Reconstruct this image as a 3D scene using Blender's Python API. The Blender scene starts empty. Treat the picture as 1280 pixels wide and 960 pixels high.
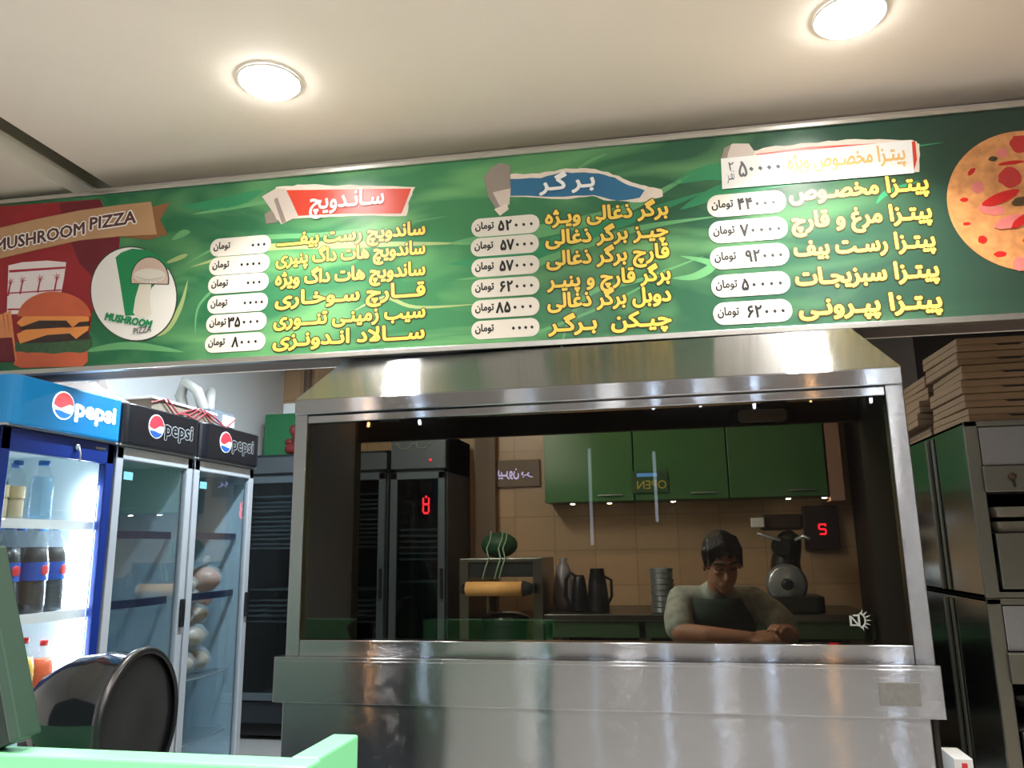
import bpy, math, random
from math import pi, sin, cos, radians
from mathutils import Vector, Matrix
from mathutils.geometry import delaunay_2d_cdt

# ------------------------------------------------------------------ camera, light level
SC = bpy.context.scene
COL = SC.collection
EYE = Vector((0, 0, 1.28))
F_PX = 981.0
ROT = Matrix(((0.9789133, -0.05558, -0.1965696), (0.2037447, 0.1962831, 0.959146), (-0.014726, -0.9789708, 0.2034683)))
cd = bpy.data.cameras.new('camera'); cam = bpy.data.objects.new('camera', cd); COL.objects.link(cam)
cd.sensor_width = 36; cd.lens = F_PX / 1280 * 36; cd.clip_start = .05
r_, u_, b_ = ROT @ Vector((1, 0, 0)), ROT @ Vector((0, -1, 0)), ROT @ Vector((0, 0, -1))
cam.matrix_world = Matrix(((r_.x, u_.x, b_.x, EYE.x), (r_.y, u_.y, b_.y, EYE.y), (r_.z, u_.z, b_.z, EYE.z), (0, 0, 0, 1)))
SC.camera = cam
SC.view_settings.view_transform = 'Standard'; SC.view_settings.look = 'None'
SC.view_settings.gamma = 1; SC.view_settings.use_curve_mapping = False
SC.view_settings.exposure = 0.0
LAMP_W = 16.0          # each ceiling downlight
COOL_W = 105.0          # cool kitchen tubes
WARM_W = 13.0          # kitchen tube
wd = bpy.data.worlds.new('world'); SC.world = wd; wd.use_nodes = True
wd.node_tree.nodes['Background'].inputs[0].default_value = (.9, .85, .8, 1)
wd.node_tree.nodes['Background'].inputs[1].default_value = .05
rnd = random.Random(5)

# ------------------------------------------------------------------ helpers: materials
def lin(c):
    return tuple(((v / 255) / 12.92 if v / 255 <= .04045 else ((v / 255 + .055) / 1.055) ** 2.4) for v in c)
def rgba(c): return (*lin(c), 1)
MATS = {}
def mat(name, color, rough=.5, metal=0, noise=.06, nscale=6, emit=0, bump=0, bscale=30, spec=.5, coat=0, stretch=(1, 1, 1), trans=0, alpha=1):
    """principled surface with a slight noise variation of its own colour"""
    m = bpy.data.materials.new(name); m.use_nodes = True
    nt = m.node_tree; p = nt.nodes['Principled BSDF']
    p.inputs['Roughness'].default_value = rough; p.inputs['Metallic'].default_value = metal
    p.inputs['Specular IOR Level'].default_value = spec; p.inputs['Coat Weight'].default_value = coat
    p.inputs['Transmission Weight'].default_value = trans; p.inputs['Alpha'].default_value = alpha
    tc = nt.nodes.new('ShaderNodeTexCoord'); mp = nt.nodes.new('ShaderNodeMapping')
    mp.inputs['Scale'].default_value = stretch
    nt.links.new(tc.outputs['Object'], mp.inputs['Vector'])
    n = nt.nodes.new('ShaderNodeTexNoise'); n.inputs['Scale'].default_value = nscale; n.inputs['Detail'].default_value = 4
    nt.links.new(mp.outputs[0], n.inputs['Vector'])
    mx = nt.nodes.new('ShaderNodeMix'); mx.data_type = 'RGBA'
    l = lin(color)
    mx.inputs[6].default_value = (*[v * (1 - noise) for v in l], 1)
    mx.inputs[7].default_value = (*[min(1, v * (1 + noise)) for v in l], 1)
    nt.links.new(n.outputs['Fac'], mx.inputs[0]); nt.links.new(mx.outputs[2], p.inputs['Base Color'])
    if emit:
        nt.links.new(mx.outputs[2], p.inputs['Emission Color']); p.inputs['Emission Strength'].default_value = emit
    if bump:
        nb = nt.nodes.new('ShaderNodeTexNoise'); nb.inputs['Scale'].default_value = bscale
        nt.links.new(mp.outputs[0], nb.inputs['Vector'])
        b = nt.nodes.new('ShaderNodeBump'); b.inputs['Strength'].default_value = bump; b.inputs['Distance'].default_value = .01
        nt.links.new(nb.outputs['Fac'], b.inputs['Height']); nt.links.new(b.outputs[0], p.inputs['Normal'])
    MATS[name] = m
    return m
def steel(name, color=(160, 163, 168), rough=.07, spread=(0, 0, 2.1), wobble=.022, metal=1):
    """brushed sheet steel: the fine grain spreads reflections along `spread`, shallow dents make them wander"""
    m = mat(name, color, rough, metal, noise=.05, nscale=4)
    nt = m.node_tree; p = nt.nodes['Principled BSDF']; N = nt.nodes.new; LK = nt.links.new
    tc = N('ShaderNodeTexCoord'); geo = N('ShaderNodeNewGeometry')
    mp = N('ShaderNodeMapping'); mp.inputs['Scale'].default_value = (5000, 5000, 5000); LK(tc.outputs['Object'], mp.inputs[0])
    grain = N('ShaderNodeTexNoise'); grain.inputs['Scale'].default_value = 1; grain.inputs['Detail'].default_value = 1; LK(mp.outputs[0], grain.inputs[0])
    dent = N('ShaderNodeTexNoise'); dent.inputs['Scale'].default_value = 4.5; dent.inputs['Detail'].default_value = 1.5; LK(tc.outputs['Object'], dent.inputs[0])
    def centred(sock, amp):
        a = N('ShaderNodeMath'); a.operation = 'SUBTRACT'; a.inputs[1].default_value = .5; LK(sock, a.inputs[0])
        sc = N('ShaderNodeVectorMath'); sc.operation = 'SCALE'; sc.inputs[0].default_value = amp; LK(a.outputs[0], sc.inputs['Scale']); return sc.outputs[0]
    a1 = N('ShaderNodeVectorMath'); LK(geo.outputs['Normal'], a1.inputs[0]); LK(centred(grain.outputs['Fac'], spread), a1.inputs[1])
    a2 = N('ShaderNodeVectorMath'); LK(a1.outputs[0], a2.inputs[0]); LK(centred(dent.outputs['Fac'], (wobble, 0, wobble)), a2.inputs[1])
    nm = N('ShaderNodeVectorMath'); nm.operation = 'NORMALIZE'; LK(a2.outputs[0], nm.inputs[0]); LK(nm.outputs[0], p.inputs['Normal'])
    return m
def glass(name, tint, refl=1.0, rough=0.0):
    m = bpy.data.materials.new(name); m.use_nodes = True; nt = m.node_tree; nt.nodes.clear()
    o = nt.nodes.new('ShaderNodeOutputMaterial'); mx = nt.nodes.new('ShaderNodeMixShader')
    t = nt.nodes.new('ShaderNodeBsdfTransparent'); t.inputs[0].default_value = (*tint, 1)
    g = nt.nodes.new('ShaderNodeBsdfGlossy'); g.inputs['Roughness'].default_value = rough
    fr = nt.nodes.new('ShaderNodeFresnel'); fr.inputs[0].default_value = 1.45
    ml = nt.nodes.new('ShaderNodeMath'); ml.operation = 'MULTIPLY'; ml.inputs[1].default_value = refl
    nt.links.new(fr.outputs[0], ml.inputs[0]); nt.links.new(ml.outputs[0], mx.inputs[0])
    nt.links.new(t.outputs[0], mx.inputs[1]); nt.links.new(g.outputs[0], mx.inputs[2]); nt.links.new(mx.outputs[0], o.inputs[0])
    MATS[name] = m
    return m
def veil(name, color, amount, rough=.4):
    """thin translucent film: diffuse colour over what lies behind"""
    m = bpy.data.materials.new(name); m.use_nodes = True; nt = m.node_tree
    p = nt.nodes['Principled BSDF']; p.inputs['Base Color'].default_value = rgba(color); p.inputs['Roughness'].default_value = rough
    p.inputs['Alpha'].default_value = amount
    MATS[name] = m
    return m

# ------------------------------------------------------------------ helpers: geometry
class MB:
    def __init__(s): s.v = []; s.f = []; s.m = []; s.sm = []
    def add(s, vs, fs, mi=0, smooth=False):
        b = len(s.v); s.v += [Vector(v) for v in vs]
        for f in fs: s.f.append([b + i for i in f]); s.m.append(mi); s.sm.append(smooth)
        return s
    def box(s, x0, x1, y0, y1, z0, z1, mi=0):
        x0, x1 = min(x0, x1), max(x0, x1); y0, y1 = min(y0, y1), max(y0, y1); z0, z1 = min(z0, z1), max(z0, z1)
        return s.add([(x0, y0, z0), (x1, y0, z0), (x1, y1, z0), (x0, y1, z0), (x0, y0, z1), (x1, y0, z1), (x1, y1, z1), (x0, y1, z1)],
                     [(0, 3, 2, 1), (4, 5, 6, 7), (0, 1, 5, 4), (1, 2, 6, 5), (2, 3, 7, 6), (3, 0, 4, 7)], mi)
    def lathe(s, prof, c=(0, 0, 0), axis='Z', n=24, mi=0, smooth=True, cap=True, sx=1, sy=1, M=None):
        vs = []
        for r, h in prof:
            for k in range(n):
                a = 2 * pi * k / n; p = (r * cos(a) * sx, r * sin(a) * sy, h)
                if axis == 'X': p = (p[2], p[0], p[1])
                if axis == 'Y': p = (p[0], p[2], p[1])
                p = Vector(p)
                if M: p = M @ p
                vs.append(p + Vector(c))
        fs = []
        for j in range(len(prof) - 1):
            for k in range(n):
                q = [j * n + k, j * n + (k + 1) % n, (j + 1) * n + (k + 1) % n, (j + 1) * n + k]
                fs.append(q[::-1] if axis == 'Y' else q)
        s.add(vs, fs, mi, smooth)
        if cap:
            b = len(s.v) - len(vs)
            for j, rev in ((0, True), (len(prof) - 1, False)):
                if prof[j][0] > 1e-5:
                    loop = [b + j * n + k for k in range(n)]
                    if rev != (axis == 'Y'): loop = loop[::-1]
                    s.f.append(loop); s.m.append(mi); s.sm.append(False)
        return s
    def cyl(s, c, r, h, axis='Z', n=20, mi=0): return s.lathe([(r, 0), (r, h)], c, axis, n, mi)
    def ball(s, c, rx, ry=None, rz=None, n=20, mi=0, M=None):
        ry = ry or rx; rz = rz or rx
        prof = [(max(1e-4, sin(pi * j / 12)), -cos(pi * j / 12)) for j in range(13)]
        D = Matrix.Diagonal((rx, ry, rz, 1)); MM = (M @ D) if M else D
        return s.lathe(prof, c, 'Z', n, mi, True, True, M=MM)
    def tube(s, pts, rad, n=10, mi=0, close=True):
        """tube along points; rad a number or one per point; rounded ends"""
        pts = [Vector(p) for p in pts]; R = [rad] * len(pts) if isinstance(rad, (int, float)) else list(rad)
        d0 = (pts[1] - pts[0]).normalized(); d1 = (pts[-1] - pts[-2]).normalized()
        P, RR, DD = [], [], []
        if close:
            for a in (80, 50, 25):
                P.append(pts[0] - d0 * R[0] * sin(radians(a))); RR.append(R[0] * cos(radians(a))); DD.append(d0)
        for i, p in enumerate(pts):
            d = (pts[min(i + 1, len(pts) - 1)] - pts[max(i - 1, 0)]).normalized()
            P.append(p); RR.append(R[i]); DD.append(d)
        if close:
            for a in (25, 50, 80):
                P.append(pts[-1] + d1 * R[-1] * sin(radians(a))); RR.append(R[-1] * cos(radians(a))); DD.append(d1)
        up = Vector((0, 0, 1)) if abs(d0.z) < .9 else Vector((1, 0, 0))
        side = d0.cross(up).normalized(); vs = []
        for p, r, d in zip(P, RR, DD):
            side = (side - d * side.dot(d)).normalized(); bi = d.cross(side)
            for k in range(n):
                a = 2 * pi * k / n; vs.append(p + (side * cos(a) + bi * sin(a)) * r)
        fs = [(j * n + k, j * n + (k + 1) % n, (j + 1) * n + (k + 1) % n, (j + 1) * n + k) for j in range(len(P) - 1) for k in range(n)]
        fs += [tuple(range(n))[::-1], tuple((len(P) - 1) * n + k for k in range(n))]
        return s.add(vs, fs, mi, True)
    def prism(s, poly, d0, d1, plane='XZ', mi=0, smooth=False):
        """polygon extruded along the axis normal to its plane, from d0 to d1"""
        n = len(poly)
        area = sum(poly[i][0] * poly[(i + 1) % n][1] - poly[(i + 1) % n][0] * poly[i][1] for i in range(n))
        if area < 0: poly = poly[::-1]
        if plane == 'XZ': f = lambda p, d: (p[0], d, p[1]); rev = True
        elif plane == 'XY': f = lambda p, d: (p[0], p[1], d); rev = False
        else: f = lambda p, d: (d, p[0], p[1]); rev = False
        lo, hi = (d0, d1) if d0 < d1 else (d1, d0)
        vs = [f(p, lo) for p in poly] + [f(p, hi) for p in poly]
        fs = [list(range(n))[::-1], list(range(n, 2 * n))] + [[i, (i + 1) % n, n + (i + 1) % n, n + i] for i in range(n)]
        if rev: fs = [x[::-1] for x in fs]
        return s.add(vs, fs, mi, smooth)
    def build(s, name, mats, parent=None, bevel=0, bseg=2, world=False, M=None, smooth=None):
        me = bpy.data.meshes.new(name)
        off = Vector((0, 0, 0))
        if world and parent is not None:
            p = parent
            while p is not None: off += p.location; p = p.parent
        me.from_pydata([tuple((M @ v if M else v) - off) for v in s.v], [], s.f)
        for m in (mats if isinstance(mats, (list, tuple)) else [mats]): me.materials.append(MATS[m] if isinstance(m, str) else m)
        me.polygons.foreach_set('material_index', s.m)
        me.polygons.foreach_set('use_smooth', s.sm if smooth is None else [smooth] * len(s.f))
        me.update()
        o = bpy.data.objects.new(name, me); COL.objects.link(o)
        if parent: o.parent = parent
        if bevel:
            b = o.modifiers.new('edge', 'BEVEL'); b.width = bevel; b.segments = bseg; b.limit_method = 'ANGLE'; b.angle_limit = radians(40)
        return o
def tag(o, label, cat, group=None, kind=None):
    o['label'] = label; o['category'] = cat
    if group: o['group'] = group
    if kind: o['kind'] = kind
    return o
def thing(name, label, cat, loc=(0, 0, 0), rz=0, group=None):
    o = bpy.data.objects.new(name, None); COL.objects.link(o); o.empty_display_size = .05
    o.location = loc; o.rotation_euler.z = rz
    return tag(o, label, cat, group)
def single(name, mb, mats, label, cat, loc, group=None, rz=0, bevel=0):
    """a thing that is one mesh; geometry given local to loc"""
    o = mb.build(name, mats, None, bevel); o.location = loc; o.rotation_euler.z = rz
    return tag(o, label, cat, group)
def struct(name, mb, mats, bevel=0):
    o = mb.build(name, mats, None, bevel); o['kind'] = 'structure'
    return o
def copy_tree(o, parent=None):
    c = o.copy(); COL.objects.link(c)
    if parent: c.parent = parent
    for ch in list(o.children): copy_tree(ch, c)
    return c
def rrect(w, h, r, n=6):
    pts = []
    for cx, cy, a0 in ((w / 2 - r, h / 2 - r, 0), (-w / 2 + r, h / 2 - r, 90), (-w / 2 + r, -h / 2 + r, 180), (w / 2 - r, -h / 2 + r, 270)):
        for k in range(n + 1):
            a = radians(a0 + 90 * k / n); pts.append((cx + r * cos(a), cy + r * sin(a)))
    return pts

# ------------------------------------------------------------------ helpers: writing
FORMS = {}   # letter -> (isolated, final, initial, medial); two forms only for letters that do not join onwards
def _f(ch, base, four=True): FORMS[ch] = tuple(chr(base + i) for i in range(4 if four else 2))
for ch, base, four in (('ا', 0xFE8D, 0), ('ب', 0xFE8F, 1), ('پ', 0xFB56, 1), ('ت', 0xFE95, 1), ('ج', 0xFE9D, 1), ('چ', 0xFB7A, 1), ('خ', 0xFEA5, 1),
                       ('د', 0xFEA9, 0), ('ذ', 0xFEAB, 0), ('ر', 0xFEAD, 0), ('ز', 0xFEAF, 0), ('ژ', 0xFB8A, 0), ('س', 0xFEB1, 1), ('ص', 0xFEB9, 1),
                       ('غ', 0xFECD, 1), ('ف', 0xFED1, 1), ('ق', 0xFED5, 1), ('ک', 0xFB8E, 1), ('گ', 0xFB92, 1), ('ل', 0xFEDD, 1), ('م', 0xFEE1, 1),
                       ('ن', 0xFEE5, 1), ('و', 0xFEED, 0), ('ه', 0xFEE9, 1), ('ی', 0xFBFC, 1)): _f(ch, base, four)
def shape(s):
    """join Persian letters and put them in left-to-right drawing order"""
    out = []
    joins = lambda c: c == 'ـ' or (c in FORMS and len(FORMS[c]) == 4)
    i = 0
    while i < len(s):
        c = s[i]; prev = s[i - 1] if i else ''; nxt = s[i + 1] if i + 1 < len(s) else ''
        pj = joins(prev) if prev else False
        if c == 'ل' and nxt == 'ا':
            out.append(chr(0xFEFC) if pj else chr(0xFEFB)); i += 2; continue
        if c in FORMS:
            nj = len(FORMS[c]) == 4 and (nxt in FORMS or nxt == 'ـ')
            out.append(FORMS[c][(3 if pj else 2) if nj else (1 if pj else 0)])
        else: out.append(c)
        i += 1
    return ''.join(reversed(out))
_cache = {}
def glyphs(text, bold=0.0, res=2):
    """(verts, faces) of a line of writing, in the plane of the text"""
    k = (text, bold, res)
    if k not in _cache:
        c = bpy.data.curves.new('writing', 'FONT'); c.body = text; c.resolution_u = res; c.fill_mode = 'NONE'
        o = bpy.data.objects.new('writing', c); COL.objects.link(o)
        dg = bpy.context.evaluated_depsgraph_get()
        me = bpy.data.meshes.new_from_object(o.evaluated_get(dg))
        V = [Vector((v.co.x, v.co.y)) for v in me.vertices]; Ed = [tuple(e.vertices) for e in me.edges]
        vo, _e, fo, _a, _b, _c = delaunay_2d_cdt(V, Ed, [], 0, 1e-6)
        segs = [(V[a], V[b]) for a, b in Ed]; keep = []
        for f in fo:                              # a triangle belongs to the glyph where the outlines wind around it
            cx = sum(vo[i].x for i in f) / 3; cy = sum(vo[i].y for i in f) / 3; w = 0
            for a, b in segs:
                if (a.y <= cy) != (b.y <= cy):
                    if a.x + (cy - a.y) * (b.x - a.x) / (b.y - a.y) > cx: w += 1 if b.y > a.y else -1
            if w: keep.append(list(f))
        _cache[k] = ([Vector((v.x, v.y, 0)) for v in vo], keep)
        bpy.data.objects.remove(o); bpy.data.curves.remove(c); bpy.data.meshes.remove(me)
    return _cache[k]
def write(mb, text, x0, x1, base, height=None, bold=0.0, mi=0, d=-.001, ang=0, flip=False, full=False, ref=None):
    """lay a line of writing in XZ, from x0 to x1 on baseline z=base, facing -Y at y=d. height = size of the em in metres"""
    vs, fs = glyphs(text, 0.0)
    rv = vs
    a, b = min(v.x for v in rv), max(v.x for v in rv)
    sx = (x1 - x0) / (b - a); sy = height if height else sx
    ca, sa = cos(ang), sin(ang)
    rad = bold * min(sx, sy) if bold else 0
    shifts = [(0, 0)] + ([(rad * cos(k * pi / 4), rad * sin(k * pi / 4)) for k in range(8)] if bold else [])
    for i, (ox, oz) in enumerate(shifts):        # heavier strokes: the same glyphs fanned out by a stroke's width
        out = []
        for v in vs:
            x, z = (v.x - a) * sx + ox, v.y * sy + oz
            if flip: x = (x1 - x0) - x
            out.append((x0 + x * ca - z * sa, d - i * .00002, base + x * sa + z * ca))
        mb.add(out, [f[::-1] for f in fs] if flip else fs, mi)
    return mb

# ------------------------------------------------------------------ materials
mat('plaster', (236, 224, 211), .75, noise=.02, bump=.05, bscale=60)
mat('soffit_paint', (226, 220, 205), .7, noise=.02)
mat('wall_white', (225, 228, 230), .6, noise=.03)
mat('wall_warm', (92, 88, 86), .7, noise=.05)
mat('wall_dark', (45, 38, 36), .6, noise=.1)
mat('floor_tile', (170, 168, 164), .35, noise=.12, nscale=3)
mat('dark_void', (18, 17, 15), .8)
mat('alu', (205, 205, 200), .3, 1, noise=.04)
mat('white_lens', (255, 252, 247), .4, emit=40)
mat('white_trim', (240, 238, 232), .4)
steel('steel')
steel('steel_dull', (112, 112, 104), .3, (0, 0, .6))
steel('steel_side', (140, 142, 136), .14, (0, 0, .15), .03)
steel('steel_worn', (118, 117, 106), .4, (0, 0, .5))
steel('steel_v', (168, 170, 172), .26, (.5, 0, 0), .02)
mat('hood_dark', (30, 27, 22), .6, .2, noise=.2)  # near-black finish of the hood's side panels and back rail
mat('black_plastic', (22, 24, 27), .35)
mat('black_gloss', (16, 19, 22), .12, coat=.6)
mat('dark_metal', (52, 56, 60), .4, .6)
glass('hood_glass', (.60, .56, .49), .8)
glass('clear_glass', (.96, .98, .98), .25)
glass('dull_glass', (.92, .96, .97), .3)
mat('rubber', (25, 25, 25), .8)
mat('white_plastic', (225, 225, 222), .4)
mat('card', (132, 106, 78), .85, noise=.12, nscale=12)
mat('card_edge', (116, 90, 62), .9, noise=.1)

# ------------------------------------------------------------------ the room
CEIL = 2.82
struct('ceiling', MB().box(-2.30, 2.9, -2.6, 6.0, CEIL, CEIL + .1), 'plaster')
struct('ceiling_soffit', MB().box(-3.3, -2.40, -2.6, 6.0, 2.76, 2.96).box(-2.40, -2.30, -2.6, 6.0, 2.93, 2.96), 'soffit_paint')
struct('trim_gap_shade', MB().box(-2.40, -2.392, -2.6, 6.0, 2.838, 2.93), mat('gap_shade', (112, 108, 92), .8))  # dark strip that paints the shade into the ceiling slot
struct('floor', MB().box(-3.3, 2.9, -2.6, 6.0, -.1, 0), 'floor_tile')
struct('wall_left', MB().box(-3.3, -3.15, -2.6, 6.0, 0, 2.96), 'wall_white')
struct('wall_front', MB().box(-3.3, 2.9, -2.6, -2.45, 0, 2.82), 'wall_warm')
struct('wall_right', MB().box(2.75, 2.9, -2.6, 6.0, 0, 2.82), 'wall_warm')

def tile_mat(name, color, grout, w, h):
    m = mat(name, color, .3, noise=.06, nscale=3); nt = m.node_tree; p = nt.nodes['Principled BSDF']
    tc = nt.nodes.new('ShaderNodeTexCoord'); mp = nt.nodes.new('ShaderNodeMapping'); mp.inputs['Rotation'].default_value = (radians(90), 0, 0)
    br = nt.nodes.new('ShaderNodeTexBrick'); br.offset = 0; br.inputs['Scale'].default_value = 1
    br.inputs['Brick Width'].default_value = w; br.inputs['Row Height'].default_value = h; br.inputs['Mortar Size'].default_value = .003
    br.inputs['Color1'].default_value = rgba(color); br.inputs['Color2'].default_value = rgba(tuple(v * .95 for v in color)); br.inputs['Mortar'].default_value = rgba(grout)
    nt.links.new(tc.outputs['Object'], mp.inputs[0]); nt.links.new(mp.outputs[0], br.inputs[0]); nt.links.new(br.outputs[0], p.inputs['Base Color'])
tile_mat('wall_tile', (196, 162, 126), (160, 132, 102), .3, .25)
struct('wall_back', MB().box(-3.3, 2.9, 5.9, 6.0, 0, 2.96), 'wall_tile')
struct('trim_pilaster', MB().box(1.003, 1.092, 5.56, 5.9, 1.55, 2.35), mat('pilaster_paint', (190, 150, 128), .6))
struct('wall_partition', MB().box(1.2, 1.26, 4.12, 5.9, 0, 2.82).box(1.26, 2.75, 4.12, 4.2, 0, 2.82), 'wall_dark')
struct('trim_wall_pipe', MB().tube([(-2.92, 5.86, .2), (-2.92, 5.86, 2.9)], .03), mat('pipe_paint', (120, 100, 88), .5))

# downlights: two over the menu board, the rest of the shop's rows behind
def make_downlight():
    root = thing('downlight', 'x', 'ceiling light', (0, 0, CEIL), 0, 'recessed ceiling downlights')
    MB().lathe([(.1, -.002), (.105, -.005), (.103, -.009), (.096, -.01), (.094, -.004), (.094, 0)], n=40, cap=False).build('trim_ring', 'white_trim', root)
    MB().lathe([(.095, -.004), (.088, -.02), (.065, -.034), (.035, -.04), (.0001, -.042)][::-1], n=40).build('lens', 'white_lens', root)
    return root
def lamp_light(root, w, color=(1, .93, .85)):
    l = bpy.data.lights.new('lamp', 'AREA'); l.shape = 'DISK'; l.size = .16; l.energy = w; l.color = color; l.spread = radians(125)
    o = bpy.data.objects.new('lamp', l); COL.objects.link(o); o.parent = root; o.location = (0, 0, -.046)
proto = make_downlight()
spots = [(-1.254, 2.155), (.586, 2.235), (-1.9, .55), (-.35, .5), (1.15, .55), (-1.2, -1.0), (.3, -1.0), (1.7, -1.0)]
for i, (x, y) in enumerate(spots):
    o = proto if i == 0 else copy_tree(proto)
    o.location = (x, y, CEIL)
    o['label'] = ['bright round recessed downlight in ceiling above the sandwich column of the menu board', 'round recessed downlight in ceiling above the pizza column, cut by frame top'][i] if i < 2 else 'round recessed downlight in the customer area ceiling behind the camera'
    lamp_light(o, LAMP_W)

def tube_light(loc, length, w, color, label, rz=0):
    root = thing('tube_light', label, 'ceiling light', loc, rz)
    MB().box(-length / 2, length / 2, -.05, .05, -.03, 0).build('housing', 'white_trim', root)
    MB().tube([(-length / 2 + .03, 0, -.05), (length / 2 - .03, 0, -.05)], .014).build('tube', mat('tube_glow_' + str(len(MATS)), tuple(int(255 * c) for c in color), .4, emit=12), root)
    l = bpy.data.lights.new('tube_glow', 'AREA'); l.shape = 'RECTANGLE'; l.size = length; l.size_y = .06; l.energy = w; l.color = color
    o = bpy.data.objects.new('tube_glow', l); COL.objects.link(o); o.parent = root; o.location = (0, 0, -.07)
tube_light((-1.62, 3.45, CEIL), 1.1, COOL_W, (.72, .87, 1), 'cool white tube light over the drinks coolers', pi / 2)
tube_light((-.6, 4.5, CEIL), 1.2, WARM_W, (1, .84, .64), 'warm white tube light over the kitchen counter')

# thin glow bars added unseen behind the camera to streak the steel and glass
def streak_bar(x, z0, z1, warm, k, label):
    c = (1, .72, .45) if warm else (.82, .9, 1)
    r = thing('streak_bar', label, 'added light bar', (x, -2.44, z0), 0, 'glow bars added for reflected streaks')
    MB().box(-.02, .02, -.008, .012, -.02, z1 - z0 + .02).build('backing', 'alu', r)
    MB().tube([(0, .018, 0), (0, .018, z1 - z0)], .014, 8).build('tube', mat('bar_glow_' + str(len(MATS)), tuple(int(255 * v) for v in c), .4, emit=k), r)
for i, (x, z0, z1, wm, k) in enumerate(((-3.0, 2.5, 2.74, True, 90), (-2.46, 2.5, 2.74, False, 110), (-1.3, 2.56, 2.74, False, 60), (-.78, 1.3, 2.17, False, 5), (-.18, 1.5, 2.12, False, 6),
                                        (.27, 2.54, 2.74, False, 90), (.75, 2.5, 2.74, False, 120), (1.24, 2.54, 2.74, True, 100), (1.75, 2.5, 2.74, False, 120), (-.16, 2.54, 2.74, False, 100))):
    streak_bar(x, z0, z1, wm, k, ('warm' if wm else 'cool white') + (' short' if k > 20 else ' tall') + ' upright glow bar added for reflected streaks, %s along from the cooler side' % ('first', 'second', 'third', 'fourth', 'sixth', 'seventh', 'eighth', 'ninth', 'last', 'fifth')[i])

# ------------------------------------------------------------------ menu board
BA = math.atan(.04)
BY = 2.655
board = thing('menu_board', 'long green printed menu board of sandwiches, burgers and pizzas hung under the ceiling', 'menu board', (0, BY, 0), BA)
def on_board(px, py):
    """(along, height) on the board's face for a point of the 1280x960 frame"""
    d = ROT @ Vector((px - 640, py - 480, F_PX)); n = Vector((-sin(BA), cos(BA), 0))
    t = (Vector((0, BY, 0)) - EYE).dot(n) / d.dot(n); p = EYE + d * t - Vector((0, BY, 0))
    return (p.x * cos(BA) + p.y * sin(BA), p.z)
def B(*pts): return [on_board(*p) for p in pts]
BL, BR, BZ0, BZ1 = -3.05, 2.3, 1.972, 2.716
# printed face: green gradient along the board with soft swirls
m = bpy.data.materials.new('board_print'); m.use_nodes = True; nt = m.node_tree; p = nt.nodes['Principled BSDF']
p.inputs['Roughness'].default_value = .22; p.inputs['Specular IOR Level'].default_value = .35
tc = nt.nodes.new('ShaderNodeTexCoord'); sep = nt.nodes.new('ShaderNodeSeparateXYZ'); nt.links.new(tc.outputs['Object'], sep.inputs[0])
mr = nt.nodes.new('ShaderNodeMapRange'); mr.inputs[1].default_value = -2.8; mr.inputs[2].default_value = 1.6; nt.links.new(sep.outputs[0], mr.inputs[0])
cr = nt.nodes.new('ShaderNodeValToRGB'); nt.links.new(mr.outputs[0], cr.inputs[0])
def stops(cr, lst):
    while len(cr.color_ramp.elements) > 1: cr.color_ramp.elements.remove(cr.color_ramp.elements[-1])
    cr.color_ramp.elements[0].position = lst[0][0]; cr.color_ramp.elements[0].color = rgba(lst[0][1])
    for q, c in lst[1:]: cr.color_ramp.elements.new(q).color = rgba(c)
stops(cr, [(0, (36, 104, 66)), (.2, (42, 108, 72)), (.34, (58, 122, 84)), (.47, (70, 138, 92)), (.56, (60, 122, 84)), (.66, (48, 94, 70)), (.76, (44, 80, 64)), (.88, (44, 66, 55)), (1, (42, 58, 48))])
mp = nt.nodes.new('ShaderNodeMapping'); mp.inputs['Scale'].default_value = (.9, 1, 2.6); mp.inputs['Rotation'].default_value = (0, radians(18), 0); nt.links.new(tc.outputs['Object'], mp.inputs[0])
nz = nt.nodes.new('ShaderNodeTexNoise'); nz.inputs['Scale'].default_value = 1.6; nz.inputs['Detail'].default_value = 2; nz.inputs['Distortion'].default_value = 1.4; nt.links.new(mp.outputs[0], nz.inputs[0])
m2 = nt.nodes.new('ShaderNodeMapRange'); m2.inputs[1].default_value = .44; m2.inputs[2].default_value = .74; m2.inputs[4].default_value = .75; nt.links.new(nz.outputs[0], m2.inputs[0])
fade = nt.nodes.new('ShaderNodeValToRGB'); nt.links.new(mr.outputs[0], fade.inputs[0])
stops(fade, [(0, (90, 90, 90)), (.45, (255, 255, 255)), (.7, (170, 170, 170)), (.85, (40, 40, 40))])
mm = nt.nodes.new('ShaderNodeMath'); mm.operation = 'MULTIPLY'; nt.links.new(m2.outputs[0], mm.inputs[0]); nt.links.new(fade.outputs[0], mm.inputs[1])
mx = nt.nodes.new('ShaderNodeMix'); mx.data_type = 'RGBA'; mx.inputs[7].default_value = rgba((150, 215, 140))
nt.links.new(mm.outputs[0], mx.inputs[0]); nt.links.new(cr.outputs[0], mx.inputs[6]); nt.links.new(mx.outputs[2], p.inputs['Base Color'])
MATS['board_print'] = m
MB().box(BL, BR, 0, .15, BZ0 + .012, BZ1 - .012).build('panel', ['board_print'], board)
MB().box(BL, BR, -.012, .03, BZ1 - .014, BZ1 + .004).build('frame_top', 'alu', board, .002)
MB().box(BL, BR, -.012, .02, BZ0 - .004, BZ0 + .016).build('frame_bottom', 'alu', board, .002)
MB().box(BL + .005, BR - .005, .02, .15, BZ0, BZ0 + .012).build('underside', mat('underside_brown', (96, 84, 76), .6), board)
MB().box(BL + .01, BR - .01, .15, .165, BZ0, BZ1 + .1).build('back_panel', 'plaster', board)

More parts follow.
